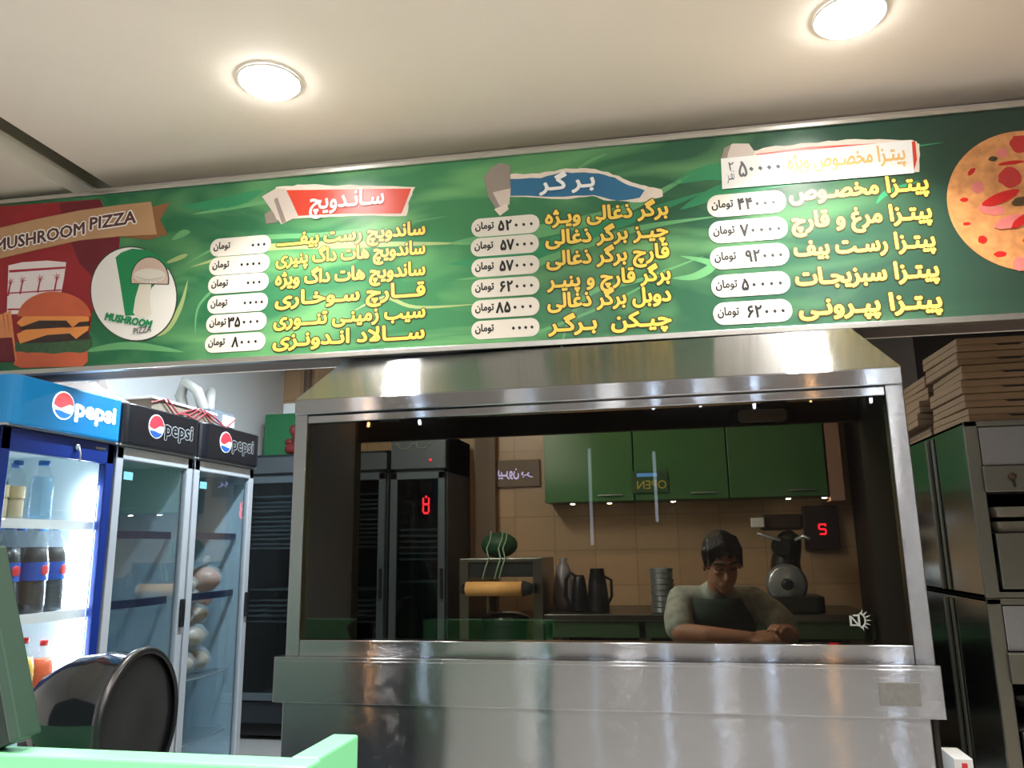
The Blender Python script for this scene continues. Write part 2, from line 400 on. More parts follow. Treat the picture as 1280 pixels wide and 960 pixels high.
# swooshes of lighter green in the print
def swoosh(mb, pts, w, mi=0, d=-.0006):
    P = B(*pts); Q = []
    for i in range(len(P) - 1):
        for k in range(6):
            t = k / 6; a = P[max(i - 1, 0)]; b = P[i]; c = P[i + 1]; e = P[min(i + 2, len(P) - 1)]
            Q.append(tuple(.5 * ((2 * b[j]) + (-a[j] + c[j]) * t + (2 * a[j] - 5 * b[j] + 4 * c[j] - e[j]) * t * t + (-a[j] + 3 * b[j] - 3 * c[j] + e[j]) * t ** 3) for j in (0, 1)))
    Q.append(P[-1]); n = len(Q); L, R = [], []
    for i, q in enumerate(Q):
        a, b = Q[max(i - 1, 0)], Q[min(i + 1, n - 1)]; dx, dz = b[0] - a[0], b[1] - a[1]; l = math.hypot(dx, dz) or 1
        h = w * sin(pi * (i + .15) / (n - 1 + .3)) / 2
        L.append((q[0] - dz / l * h, d, q[1] + dx / l * h)); R.append((q[0] + dz / l * h, d, q[1] - dx / l * h))
    mb.add(L + R, [(i, n + i, n + i + 1, i + 1)[::1] for i in range(n - 1)], mi)
veil('swoosh_green', (130, 210, 140), .55); veil('swoosh_pale', (205, 225, 150), .6); veil('swoosh_deep', (60, 170, 115), .6)
sw = MB()
for pts, w, mi in (([(240, 268), (300, 258), (390, 242)], .018, 0), ([(232, 330), (300, 300), (420, 292), (560, 270)], .02, 0), ([(238, 334), (330, 310), (440, 306), (590, 304)], .03, 1),
                   ([(225, 260), (290, 252), (330, 238)], .05, 2), ([(244, 420), (250, 380), (290, 350), (340, 352)], .012, 0), ([(440, 390), (480, 372), (520, 384), (600, 380)], .014, 1),
                   ([(560, 305), (600, 300), (680, 288), (780, 262), (870, 215)], .05, 0), ([(560, 330), (640, 322), (740, 290), (880, 240)], .06, 2), ([(570, 350), (640, 340), (720, 310), (800, 285), (900, 270)], .03, 0),
                   ([(700, 440), (712, 400), (740, 365), (800, 350), (880, 320)], .02, 0), ([(840, 230), (890, 215), (960, 218), (1040, 196)], .07, 2), ([(850, 262), (900, 240), (970, 226), (1030, 224)], .06, 2),
                   ([(840, 348), (870, 345), (890, 330), (850, 320)], .03, 0), ([(720, 212), (740, 200), (760, 192)], .012, 0), ([(1040, 205), (1100, 190), (1180, 178)], .01, 2),
                   ([(170, 420), (205, 415), (225, 385), (235, 350)], .022, 1), ([(205, 330), (225, 322), (235, 318)], .02, 1), ([(215, 300), (228, 292), (238, 290)], .03, 0),
                   ([(100, 440), (160, 432), (230, 440)], .03, 0), ([(560, 420), (640, 424), (760, 380), (850, 330)], .012, 0), ([(1095, 255), (1110, 240), (1150, 226)], .018, 2)):
    swoosh(sw, pts, w, mi)
sw.build('swoosh_print', ['swoosh_green', 'swoosh_pale', 'swoosh_deep'], board)

mat('ink_yellow', (250, 214, 92), .35, noise=.03); mat('ink_dark', (58, 48, 22), .4); mat('ink_black', (24, 24, 24), .4)
mat('pill_white', (230, 223, 211), .3, noise=.02); mat('ink_white', (250, 248, 244), .3); mat('ink_red', (224, 70, 48), .3); mat('ink_blue', (42, 110, 150), .3)
mat('torn_paper', (236, 222, 206), .5, noise=.12, nscale=30); mat('roll_paper', (214, 200, 188), .4, noise=.08); mat('roll_shade', (150, 138, 128), .4)
mat('ink_grey', (92, 98, 100), .4); mat('ink_faint', (240, 196, 120), .4)
EM = .088
def line(text, lx, rx, y, em=EM):
    """a yellow menu line with its dark outline: from px lx to rx, baseline at the middle at y"""
    t = shape(text)
    x0, _ = on_board(lx, y); x1, _ = on_board(rx, y); _, z = on_board((lx + rx) / 2, y)
    mb = MB(); write(mb, t, x0, x1, z, em, .1, 1, -.0012); write(mb, t, x0, x1, z, em, .04, 0, -.002)
    mb.build('menu_line', ['ink_yellow', 'ink_dark'], board)
def pill(cx, cy, w, h, digits, dx0, dx1, em=.075):
    x, z = on_board(cx, cy); xa, _ = on_board(cx - w / 2, cy); xb, _ = on_board(cx + w / 2, cy); _, zb = on_board(cx, cy + h / 2); _, za = on_board(cx, cy - h / 2)
    W, H = xb - xa, za - zb
    o = MB().prism([(x + a, z + b) for a, b in rrect(W, H, H * .47)], -.0022, -.0004).build('price_label', 'pill_white', board)
    mb, cw = MB(), MB()
    a, _ = on_board(dx0, cy); b, _ = on_board(dx1, cy)
    n = len(digits); step = (b - a) / max(1, n)
    for i, c in enumerate(digits):
        if c == ' ': continue
        rv, _f = glyphs(c, 0.0); gw = max(v.x for v in rv) - min(v.x for v in rv); k = em * .62
        write(mb, c, a + step * (i + .5) - gw * k / 2, a + step * (i + .5) + gw * k / 2, z - H * .24, em * .74, .045, 0, -.0027)
    write(cw, shape('تومان'), x - W * .44, x - W * .17, z - H * .08, em * .5, .04, 0, -.0027)
    mb.build('price_digits', 'ink_black', o); cw.build('currency_word', 'ink_black', o)
c1 = [('ساندویچ رست بیفـــــ', 347, 531, 300), ('ساندویچ هات داگ پنیری', 346, 531, 324), ('ساندویچ هات داگ ویژه', 345, 531, 350), ('قـــارچ سـوخـاری', 345, 531, 375.5),
      ('سیب زمینـی تنـــوری', 343, 531, 402), ('ســـالاد انـدونـزی', 342, 530, 428)]
c2 = [('برگر ذغالی ویـژه', 682, 835, 274), ('چیـز برگر ذغالی', 682.5, 835, 300.5), ('قارچ برگر ذغالی', 683.7, 836.5, 327), ('برگر قارچ و پنیـر', 684.5, 838, 354.5), ('دوبل برگر ذغالی', 685, 838.6, 380.5), ('چیـکن  بـرگـر', 686, 839, 410)]
c3 = [('پیتـزا مخصـوص', 987, 1161, 243.5), ('پیتـزا مرغ و قارچ', 990, 1165, 279), ('پیتـزا رسـت بیف', 993, 1169.5, 314), ('پیتـزا سبزیجـات', 995, 1174, 350.8), ('پیتـزا پپـرونـی', 999.5, 1177.5, 389)]
for t in c1: line(*t, em=.074)
for t in c2: line(*t, em=.074)
for t in c3: line(*t, em=.08)
for (cx, cy), dg, a, b in zip(((300.7, 307.5), (299.3, 331), (298, 354.3), (297, 379.3), (295.5, 403.3), (294, 428.3)), ('۰۰۰', '۰۰۰۰', '۰۰۰', '۰۰۰۰', '۳۵۰۰۰', '۸۰۰۰'), (313, 299, 307, 303, 285, 290), (334, 328, 328, 331, 326, 324)):
    pill(cx, cy, 75, 22.4, dg, a, b)
for (cx, cy), dg, a, b in zip(((631.6, 282.4), (630.8, 307), (631.6, 333), (631.6, 359), (631.6, 385), (631.6, 411)), ('۵۲۰۰۰', '۵۷۰۰۰', '۵۷۰۰۰', '۶۲۰۰۰', '۸۵۰۰۰', '۰۰۰۰'), (622, 625, 624, 624, 620, 638), (669, 669, 669, 669, 668, 669)):
    pill(cx, cy, 85, 23, dg, a, b)
for (cx, cy), dg, a, b in zip(((932.8, 255), (934.8, 287.8), (936.5, 320.6), (938, 355.7), (940.4, 390.2)), ('۴۴۰۰۰', '۷۰۰۰۰', '۹۲۰۰۰', '۵۰۰۰۰', '۶۲۰۰۰'), (921, 925, 931, 926, 933), (972, 979, 981, 981, 984)):
    pill(cx, cy, 99, 28, dg, a, b, .08)

def jag(pts, amp, n, seed):
    """roughen a px outline: a torn paper edge"""
    r = random.Random(seed); out = []
    for i, p in enumerate(pts):
        q = pts[(i + 1) % len(pts)]
        for k in range(n):
            t = k / n; out.append((p[0] + (q[0] - p[0]) * t + r.uniform(-amp, amp) * (k > 0), p[1] + (q[1] - p[1]) * t + r.uniform(-amp, amp) * (k > 0)))
    return out
def flat(mb, pts, d0, d1, mi=0): mb.prism(B(*pts), d0, d1, 'XZ', mi)
def banner(name, parts, texts, mats):
    mb = MB()
    for pts, d, mi in parts: flat(mb, pts, d, -.0003, mi)
    o = mb.build(name, mats, board)
    if texts:
        t = MB()
        for s, lx, rx, y, em, bold, mi in texts:
            x0, _ = on_board(lx, y); x1, _ = on_board(rx, y); _, z = on_board((lx + rx) / 2, y)
            write(t, shape(s), x0, x1, z, em, bold, mi, -.006)
        t.build('lettering', ['ink_white', 'ink_faint', 'ink_grey'], o)
    return o
banner('heading_banner', [
    (jag([(345, 234), (380, 231), (450, 232), (519, 234), (512, 250), (508, 270), (440, 270), (372, 273), (340, 275)], .9, 5, 1), -.0012, 0),
    ([(356, 238), (514, 236), (508, 252), (502, 267), (430, 267), (371, 270)], -.002, 1),
    ([(328, 246), (345, 236), (357, 236), (364, 250), (373, 270), (352, 281), (346, 272)], -.0028, 2), ([(331, 268), (340, 262), (348, 278), (333, 280)], -.0024, 3), ([(343, 250), (347, 247), (358, 277), (353, 280)], -.0034, 3)],
    [('سـانـدویچ', 388, 480, 258.5, .098, .03, 0)], ['torn_paper', 'ink_red', 'roll_paper', 'roll_shade'])
banner('heading_banner', [
    (jag([(636, 218), (674, 217), (700, 212), (716, 211), (738, 211), (760, 215), (785, 226), (806, 232), (827, 237), (828, 246), (800, 253), (760, 251), (740, 245), (708, 249), (636, 246)], .9, 4, 2), -.0012, 0),
    (jag([(638, 224), (676, 223), (700, 216), (722, 216), (748, 217), (768, 222), (786, 232), (806, 238), (800, 247), (772, 251), (742, 244), (706, 246), (638, 245)], .7, 3, 3), -.002, 1),
    ([(605, 222), (616, 208), (626, 204), (638, 207), (638, 236), (631, 262), (624, 268), (618, 258), (610, 245)], -.003, 2), ([(616, 241), (638, 236), (637, 256), (625, 258)], -.0036, 3), ([(618, 262), (634, 255), (636, 262), (625, 270)], -.0038, 0)],
    [('بـر گـر', 675, 743, 236, .08, .04, 0)], ['torn_paper', 'ink_blue', 'roll_shade', 'roll_paper'])
hb = banner('heading_banner', [
    (jag([(925, 193), (960, 184), (1010, 179), (1070, 174), (1140, 175), (1149, 180), (1149, 215), (1110, 217), (925, 230)], .9, 5, 4), -.0012, 0),
    ([(945, 193), (1010, 184), (1144, 177), (1146, 200), (1142, 214), (945, 228)], -.002, 1),
    ([(901, 200), (905, 186), (916, 180), (936, 180), (943, 190), (942, 210), (903, 215)], -.003, 2), ([(901, 200), (905, 186), (914, 181), (910, 192), (906, 214), (903, 214)], -.0034, 3)],
    None, ['torn_paper', 'ink_red', 'roll_paper', 'roll_shade'])
stk = MB(); flat(stk, [(901, 199), (1139, 176), (1142, 217), (902.6, 237)], -.0052, -.003)
stk = stk.build('price_sticker', 'ink_white', board)
t = MB()
def sline(mb, s, lx, ly, rx, ry, em, bold, mi, rev=True):
    a, b = on_board(lx, ly), on_board(rx, ry)
    write(mb, shape(s) if rev else s, a[0], a[0] + math.hypot(b[0] - a[0], b[1] - a[1]), a[1], em, bold, mi, -.0058, math.atan2(b[1] - a[1], b[0] - a[0]))
sline(t, 'پیتـزا مخصـوص ویژه', 985, 213, 1131, 200, .082, .03, 0)
sline(t, '۵', 924, 222, 934, 221, .085, .02, 1, False)
for k in range(4): sline(t, '۰', 937.5 + 11.2 * k, 220.5 - k, 942 + 11.2 * k, 220 - k, .085, .02, 1, False)
sline(t, '۲', 911, 214, 917, 213.5, .045, .015, 1, False); sline(t, 'نفـر', 909, 226, 918, 225, .055, .012, 1)
t.build('lettering', ['ink_faint', 'ink_grey'], stk)

# food picture, ribbon and oval emblem at the board's end
mat('photo_red', (150, 32, 42), .3, noise=.35, nscale=4); mat('photo_maroon', (112, 24, 40), .3, noise=.3); mat('cup_white', (236, 226, 226), .3, noise=.06)
mat('cup_red', (170, 30, 50), .3); mat('bun_print', (206, 98, 64), .3, noise=.22, nscale=9); mat('patty_print', (58, 38, 34), .3, noise=.4, nscale=40); mat('cheese_print', (236, 150, 78), .3, noise=.12)
mat('lettuce_print', (58, 92, 60), .3, noise=.5, nscale=45); mat('fry_print', (222, 140, 90), .3, noise=.2, nscale=20); mat('ribbon_tan', (186, 146, 108), .25, noise=.22, nscale=6); mat('ribbon_brown', (142, 96, 60), .3, noise=.15)
mat('ink_brown', (92, 52, 48), .3); mat('tomato_print', (196, 62, 50), .3, noise=.3, nscale=20)
ph = MB()
flat(ph, [(-60, 262), (125, 249), (131, 262), (150, 298), (148, 320), (120, 360), (112, 415), (100, 442), (-60, 452)], -.0008, -.0002, 0)
flat(ph, [(74, 254), (125, 249), (131, 262), (150, 300), (146, 322), (122, 352), (100, 330), (84, 290)], -.0012, -.0002, 1)
ph.build('food_photo', ['photo_red', 'photo_maroon'], board)
cup = MB(); flat(cup, [(11, 332), (28, 328), (60, 326), (83, 328), (80, 350), (74, 380), (66, 392), (9, 393)], -.0022, -.001, 0)
flat(cup, [(12, 338), (82, 333.5), (82, 336), (12, 341)], -.0028, -.002, 1); flat(cup, [(11, 366), (77, 362), (77, 363.5), (11, 367.5)], -.0028, -.002, 1); flat(cup, [(10, 386), (70, 385), (70, 387), (10, 388)], -.0028, -.002, 1)
for x, y in ((14, 352), (29, 350), (51, 348), (72, 346)):
    flat(cup, [(x - .8, y), (x + .8, y), (x - 2.4, y + 18), (x - 4.4, y + 18)], -.0028, -.002, 0 if False else 1)
    for k in range(6):
        a = k * pi / 3 + .3; flat(cup, [(x + cos(a + .5) * 1.2, y + sin(a + .5) * 1.2), (x + cos(a) * 5.5, y + sin(a) * 5), (x + cos(a - .5) * 1.2, y + sin(a - .5) * 1.2)], -.003, -.002, 1)
cup.build('drink_cup_photo', ['cup_white', 'cup_red'], board)
fr = MB()
for i in range(9): flat(fr, [(-30 + 5 * i, 388 + (i * 7) % 9), (-26 + 5 * i, 386 + (i * 7) % 9), (-18 + 5 * i, 452), (-24 + 5 * i, 452)], -.002 - .0002 * i, -.001, 0)
flat(fr, [(-40, 425), (16, 422), (20, 452), (-40, 455)], -.0042, -.001, 1)
fr.build('fries_photo', ['fry_print', 'photo_maroon'], board)
bg = MB()
def arc(cx, cy, rx, ry, a0, a1, n=14): return [(cx + rx * cos(radians(a0 + (a1 - a0) * k / n)), cy - ry * sin(radians(a0 + (a1 - a0) * k / n))) for k in range(n + 1)]
flat(bg, [(18, 440), (60, 438), (110, 436), (110, 452), (104, 458), (26, 460), (18, 456)], -.003, -.001, 0)
flat(bg, jag([(20, 428), (64, 422), (114, 420), (115, 432), (108, 440), (62, 442), (20, 440)], 1.2, 6, 8), -.0036, -.001, 3)
flat(bg, [(24, 420), (110, 414), (114, 424), (70, 428), (24, 430)], -.004, -.001, 1)
flat(bg, [(22, 418), (40, 409), (86, 410), (112, 408), (110, 414), (104, 418), (96, 424), (88, 417), (60, 419), (26, 430)], -.0044, -.001, 2)
flat(bg, [(26, 402), (60, 398), (112, 400), (112, 408), (92, 409), (40, 412), (26, 413)], -.0048, -.001, 1)
flat(bg, [(22, 404), (30, 396), (60, 394), (112, 396), (112, 402), (100, 403), (92, 410), (84, 401), (50, 401), (28, 409)], -.0052, -.001, 2)
flat(bg, arc(69, 398, 46, 33, 4, 176), -.0058, -.001, 0)
bg.build('burger_photo', ['bun_print', 'patty_print', 'cheese_print', 'lettuce_print'], board)
rb = MB()
flat(rb, [(150, 296), (186, 300), (210, 293), (200, 275), (213, 253), (180, 262)], -.0016, -.0006, 1)
top = [(-60, 303), (0, 286), (50, 274), (100, 264), (150, 257), (190, 253)]; bot = [(197, 294), (150, 296), (100, 301), (50, 312), (0, 324), (-60, 342)]
flat(rb, top + bot, -.0066, -.0008, 0)
rb = rb.build('ribbon_print', ['ribbon_tan', 'ribbon_brown'], board)
t = MB(); a, b, c = on_board(0, 315), on_board(108, 289), on_board(172, 281)
def rib(mb, s, p0, p1, em, bold, mi, d):
    write(mb, s, p0[0], p0[0] + math.hypot(p1[0] - p0[0], p1[1] - p0[1]), p0[1], em, bold, mi, d, math.atan2(p1[1] - p0[1], p1[0] - p0[0]))
for bold, mi, d in ((.1, 1, -.0071), (.03, 0, -.0077)):
    rib(t, 'MUSHROOM', on_board(-4, 315), on_board(107, 293), .074, bold, mi, d); rib(t, 'PIZZA', on_board(114, 288), on_board(171, 279), .074, bold, mi, d)
t.build('lettering', ['ink_brown', 'ink_white'], rb)
mat('logo_white', (238, 236, 230), .3, noise=.03); mat('logo_green', (22, 138, 84), .3); mat('logo_line', (38, 56, 48), .4); mat('cap_print', (214, 188, 172), .35, noise=.08); mat('stem_print', (228, 222, 208), .35)
lg = MB()
ell = lambda rx, ry: [(167.5 + rx * cos(2 * pi * k / 48) * 1 + .06 * ry * sin(2 * pi * k / 48), 367.5 + ry * sin(2 * pi * k / 48)) for k in range(48)]
flat(lg, ell(54.5, 59.5), -.0016, -.0006, 1); flat(lg, ell(53, 58), -.0022, -.0006, 0)
flat(lg, [(145, 322), (152, 316), (166, 311), (186, 313), (205, 324), (213, 333), (204, 345), (198, 352), (190, 360), (176, 394), (157, 395), (150, 350)], -.0028, -.0006, 2)
lg = lg.build('emblem_oval', ['logo_white', 'logo_line', 'logo_green'], board)
mu = MB()
flat(mu, [(176, 352), (190, 352), (188, 372), (190, 392), (184, 397), (172, 397), (167, 391), (170, 372)], -.0034, -.002, 1)
flat(mu, arc(188, 350, 24, 29, -12, 190) , -.004, -.002, 2); flat(mu, arc(188, 350, 22.8, 27.6, -11, 189), -.0046, -.002, 0)
flat(mu, [(188 + 20 * cos(2 * pi * k / 24), 345 + 9 * sin(2 * pi * k / 24)) for k in range(24)], -.0052, -.002, 1)
for k in range(9): flat(mu, [(188 + 18 * cos(a), 345 + 8 * sin(a)) for a in (pi * k / 9 + .2, pi * k / 9 + .25)] + [(188, 350)], -.0056, -.002, 2)
mu.build('mushroom_print', ['cap_print', 'stem_print', 'logo_line'], lg)
t = MB(); rib(t, 'MUSHROOM', on_board(132, 400), on_board(189, 410), .04, .06, 0, -.0056); rib(t, 'PIZZA', on_board(168, 418), on_board(190, 415), .034, .02, 1, -.0056)
t.build('lettering', ['logo_green', 'ink_grey'], lg)

# pizza picture
mat('pizza_cheese', (226, 142, 88), .3, noise=.7, nscale=26); mat('pepperoni', (186, 50, 48), .3, noise=.2, nscale=20); mat('olive_print', (78, 62, 38), .3, noise=.3, nscale=20); mat('ham_print', (214, 122, 116), .3, noise=.25, nscale=20); mat('pepper_red', (196, 34, 32), .3)
pz = MB(); cx, cz = on_board(1285, 250); R0 = .247
pz.prism([(cx + R0 * cos(2 * pi * k / 64), cz + R0 * sin(2 * pi * k / 64)) for k in range(64)], -.002, -.0004, 'XZ', 0)
def blob(px, py, r, mi, d, sy=1, a=0):
    x, z = on_board(px, py); rr = random.Random(px * 7 + py)
    ph_ = [1 + rr.uniform(-.1, .1) for _ in range(18)]
    pz.prism([(x + r * ph_[k] * cos(2 * pi * k / 18) * cos(a) - r * sy * ph_[k] * sin(2 * pi * k / 18) * sin(a), z + r * ph_[k] * cos(2 * pi * k / 18) * sin(a) + r * sy * ph_[k] * sin(2 * pi * k / 18) * cos(a)) for k in range(18)], d, -.001, 'XZ', mi)
for q in ((1252, 192, .018, 3, -.0026), (1241, 199, .014, 2, -.0034, .6), (1275, 180, .032, 1, -.003), (1263, 204, .04, 4, -.0036, .16, .05), (1222, 235, .02, 3, -.0028), (1262, 222, .036, 1, -.0042), (1300, 225, .035, 1, -.003),
          (1250, 248, .06, 4, -.0048, .3, .35), (1276, 252, .03, 2, -.0054, .5, .2), (1240, 262, .04, 3, -.0032, .5, -.2), (1262, 278, .05, 3, -.006, .42, .3), (1278, 275, .045, 4, -.0064, .3, .6), (1228, 300, .014, 4, -.0026), (1205, 250, .013, 4, -.0026, .6),
          (1208, 280, .012, 4, -.0026, .5), (1214, 215, .016, 4, -.0026, .5, .8), (1250, 318, .02, 4, -.0026, .5), (1275, 330, .024, 3, -.0026), (1300, 300, .05, 4, -.004, .4), (1320, 200, .035, 1, -.003), (1330, 270, .035, 1, -.003), (1310, 330, .03, 1, -.003)):
    blob(*q)
pz.build('pizza_photo', ['pizza_cheese', 'pepperoni', 'olive_print', 'ham_print', 'pepper_red'], board)

# ------------------------------------------------------------------ grill hood with the dark glass front
H = thing('grill_hood', 'wide stainless steel grill hood with a dark glass front under the menu board', 'grill hood', (-.30, 2.464, 0))
XL, XR = -1.269, .676
W = dict(world=True)
MB().box(XL, XL + .046, 2.464, 2.508, .93, 1.738).build('post', 'steel', H, .003, **W)
MB().box(XR - .051, XR, 2.464, 2.508, .93, 1.738).build('post', 'steel', H, .003, **W)
MB().box(XL, XR, 2.457, 2.508, 1.735, 1.788).build('top_rail', 'steel', H, .004, **W)
MB().box(XL + .046, XR - .051, 2.466, 2.508, 1.705, 1.732).build('glazing_rail', 'steel', H, .003, **W)
MB().box(XL + .046, XR - .051, 2.466, 2.508, .93, .996).build('bottom_rail', 'steel', H, .003, **W)
MB().box(XL + .04, XR - .044, 2.483, 2.488, .99, 1.711).build('glass_pane', 'hood_glass', H, **W)
MB().box(-1.292, .679, 2.433, 2.517, .935, .947).box(-1.292, .679, 2.433, 2.442, .809, .937).box(-1.292, -1.285, 2.442, 2.517, .809, .937).box(.672, .679, 2.442, 2.517, .809, .937).build('front_sheet', 'steel', H, .002, **W)
MB().box(-1.272, .647, 2.464, 2.482, .02, .93).build('base_panel', 'steel', H, .003, **W)
MB().add([(XL, 2.459, 1.788), (XR, 2.459, 1.788), (.585, 2.625, 1.957), (-1.17, 2.625, 1.957), (.585, 2.9, 1.957), (-1.17, 2.9, 1.957), (XR, 3.02, 1.788), (XL, 3.02, 1.788)],
         [(0, 1, 2, 3), (1, 6, 4, 2), (7, 0, 3, 5), (3, 2, 4, 5), (6, 7, 5, 4)]).build('canopy', 'steel', H, **W)
MB().box(-.85, .25, 2.86, 3.0, 1.95, 2.815).build('duct', 'steel_dull', H, **W)
MB().box(XL, XL + .013, 2.508, 3.02, .02, 1.788).build('side_panel', 'hood_dark', H, **W)
MB().box(XR - .013, XR, 2.508, 3.02, .02, 1.788).build('side_panel', 'hood_dark', H, **W)
MB().box(XL + .013, XR - .013, 2.49, 3.1, .90, .93).build('worktop', 'steel_dull', H, .004, **W)
MB().box(.515, .62, 2.4305, 2.433, .842, .903).build('name_plate', mat('plate_grey', (104, 104, 102), .6, 0, noise=.25, nscale=60), H, .002, **W)
MB().box(XL + .013, XR - .013, 2.99, 3.02, 1.708, 1.788).build('back_rail', 'hood_dark', H, **W)
hl = MB(); hl.prism([(.325 + a, 1.737 + b) for a, b in rrect(.235, .068, .028)], 2.965, 2.99); hl = hl.build('hood_lamp', 'rubber', H, .008, **W)
MB().prism([(.325 + a, 1.737 + b) for a, b in rrect(.17, .046, .016)], 2.955, 2.966).build('lamp_cover', mat('lamp_cover', (150, 144, 134), .4), hl, .004, world=True)
mk = MB(); cx, cz = .49, 1.061                                    # white maker's mark: two letters and a rayed half sun
mk.prism([(cx - 0.0238, cz - 0.0126), (cx - 0.0182, cz - 0.0126), (cx - 0.0182, cz + 0.0126), (cx - 0.0238, cz + 0.0126)], 2.4800, 2.4830)
mk.prism([(cx - 0.0238, cz + 0.0126), (cx - 0.0182, cz + 0.0126), (cx + 0.0014, cz - 0.0126), (cx - 0.0042, cz - 0.0126)], 2.4802, 2.4832)
mk.prism([(cx - 0.0238, cz - 0.0154), (cx - 0.0014, cz - 0.0154), (cx - 0.0014, cz - 0.0112), (cx - 0.0238, cz - 0.0112)], 2.4801, 2.4831)
mk.prism([(cx - 0.0140, cz + 0.0112), (cx + 0.0028, cz + 0.0112), (cx + 0.0028, cz + 0.0154), (cx - 0.0140, cz + 0.0154)], 2.4801, 2.4831)
mk.prism([(cx - 0.0014, cz - 0.0168), (cx + 0.0042, cz - 0.0168), (cx + 0.0042, cz + 0.0168), (cx - 0.0014, cz + 0.0168)], 2.4803, 2.4833)
for k in range(12):
    a, b = -pi / 2 + pi * k / 12, -pi / 2 + pi * (k + 1) / 12
    mk.prism([(cx + 0.0042 + 0.0119 * cos(a), cz + 0.0168 * sin(a)), (cx + 0.0042 + 0.0161 * cos(a), cz + 0.0217 * sin(a)), (cx + 0.0042 + 0.0161 * cos(b), cz + 0.0217 * sin(b)), (cx + 0.0042 + 0.0119 * cos(b), cz + 0.0168 * sin(b))], 2.4804, 2.4834)
for k in range(7):
    a = -pi * .42 + pi * .84 * k / 6; c, s_ = cos(a), sin(a)
    mk.prism([(cx + 0.0056 + 0.0168 * c - 0.0021 * s_, cz + 0.0210 * s_ + 0.0021 * c), (cx + 0.0056 + 0.0294 * c, cz + 0.0308 * s_), (cx + 0.0056 + 0.0168 * c + 0.0021 * s_, cz + 0.0210 * s_ - 0.0021 * c)], 2.4805, 2.4835)
mk.build('maker_mark', mat('mark_white', (140, 146, 138), .5), H, **W)

# ------------------------------------------------------------------ drinks coolers along the side wall, fronts facing the shop
mat('cooler_blue', (18, 42, 110), .3); mat('cooler_dark', (36, 40, 48), .35); mat('liner', (214, 226, 232), .4); mat('liner_grey', (180, 198, 208), .5)
mat('door_silver', (178, 182, 186), .35, .3); mat('canopy_black', (14, 16, 22), .3); mat('rail_dark', (40, 44, 66), .4); mat('wire', (190, 196, 200), .3, .7)
mat('led_strip', (232, 245, 255), .4, emit=90); mat('canopy_glow', (13, 106, 158), .35, emit=.5, noise=.25, nscale=3)
mat('em_red', (206, 44, 56), .4); mat('em_white', (232, 228, 222), .4); mat('em_blue', (30, 74, 150), .4); mat('em_silver', (128, 130, 130), .35)
mat('glow_white', (240, 250, 255), .4, emit=1.5); mat('glow_red', (225, 90, 100), .4, emit=.6); mat('glow_blue', (40, 120, 205), .4, emit=.6)
TX = Matrix(((0, -1, 0, 0), (1, 0, 0, 0), (0, 0, 1, 0), (0, 0, 0, 1)))   # XZ writing plane facing -Y -> facing +X
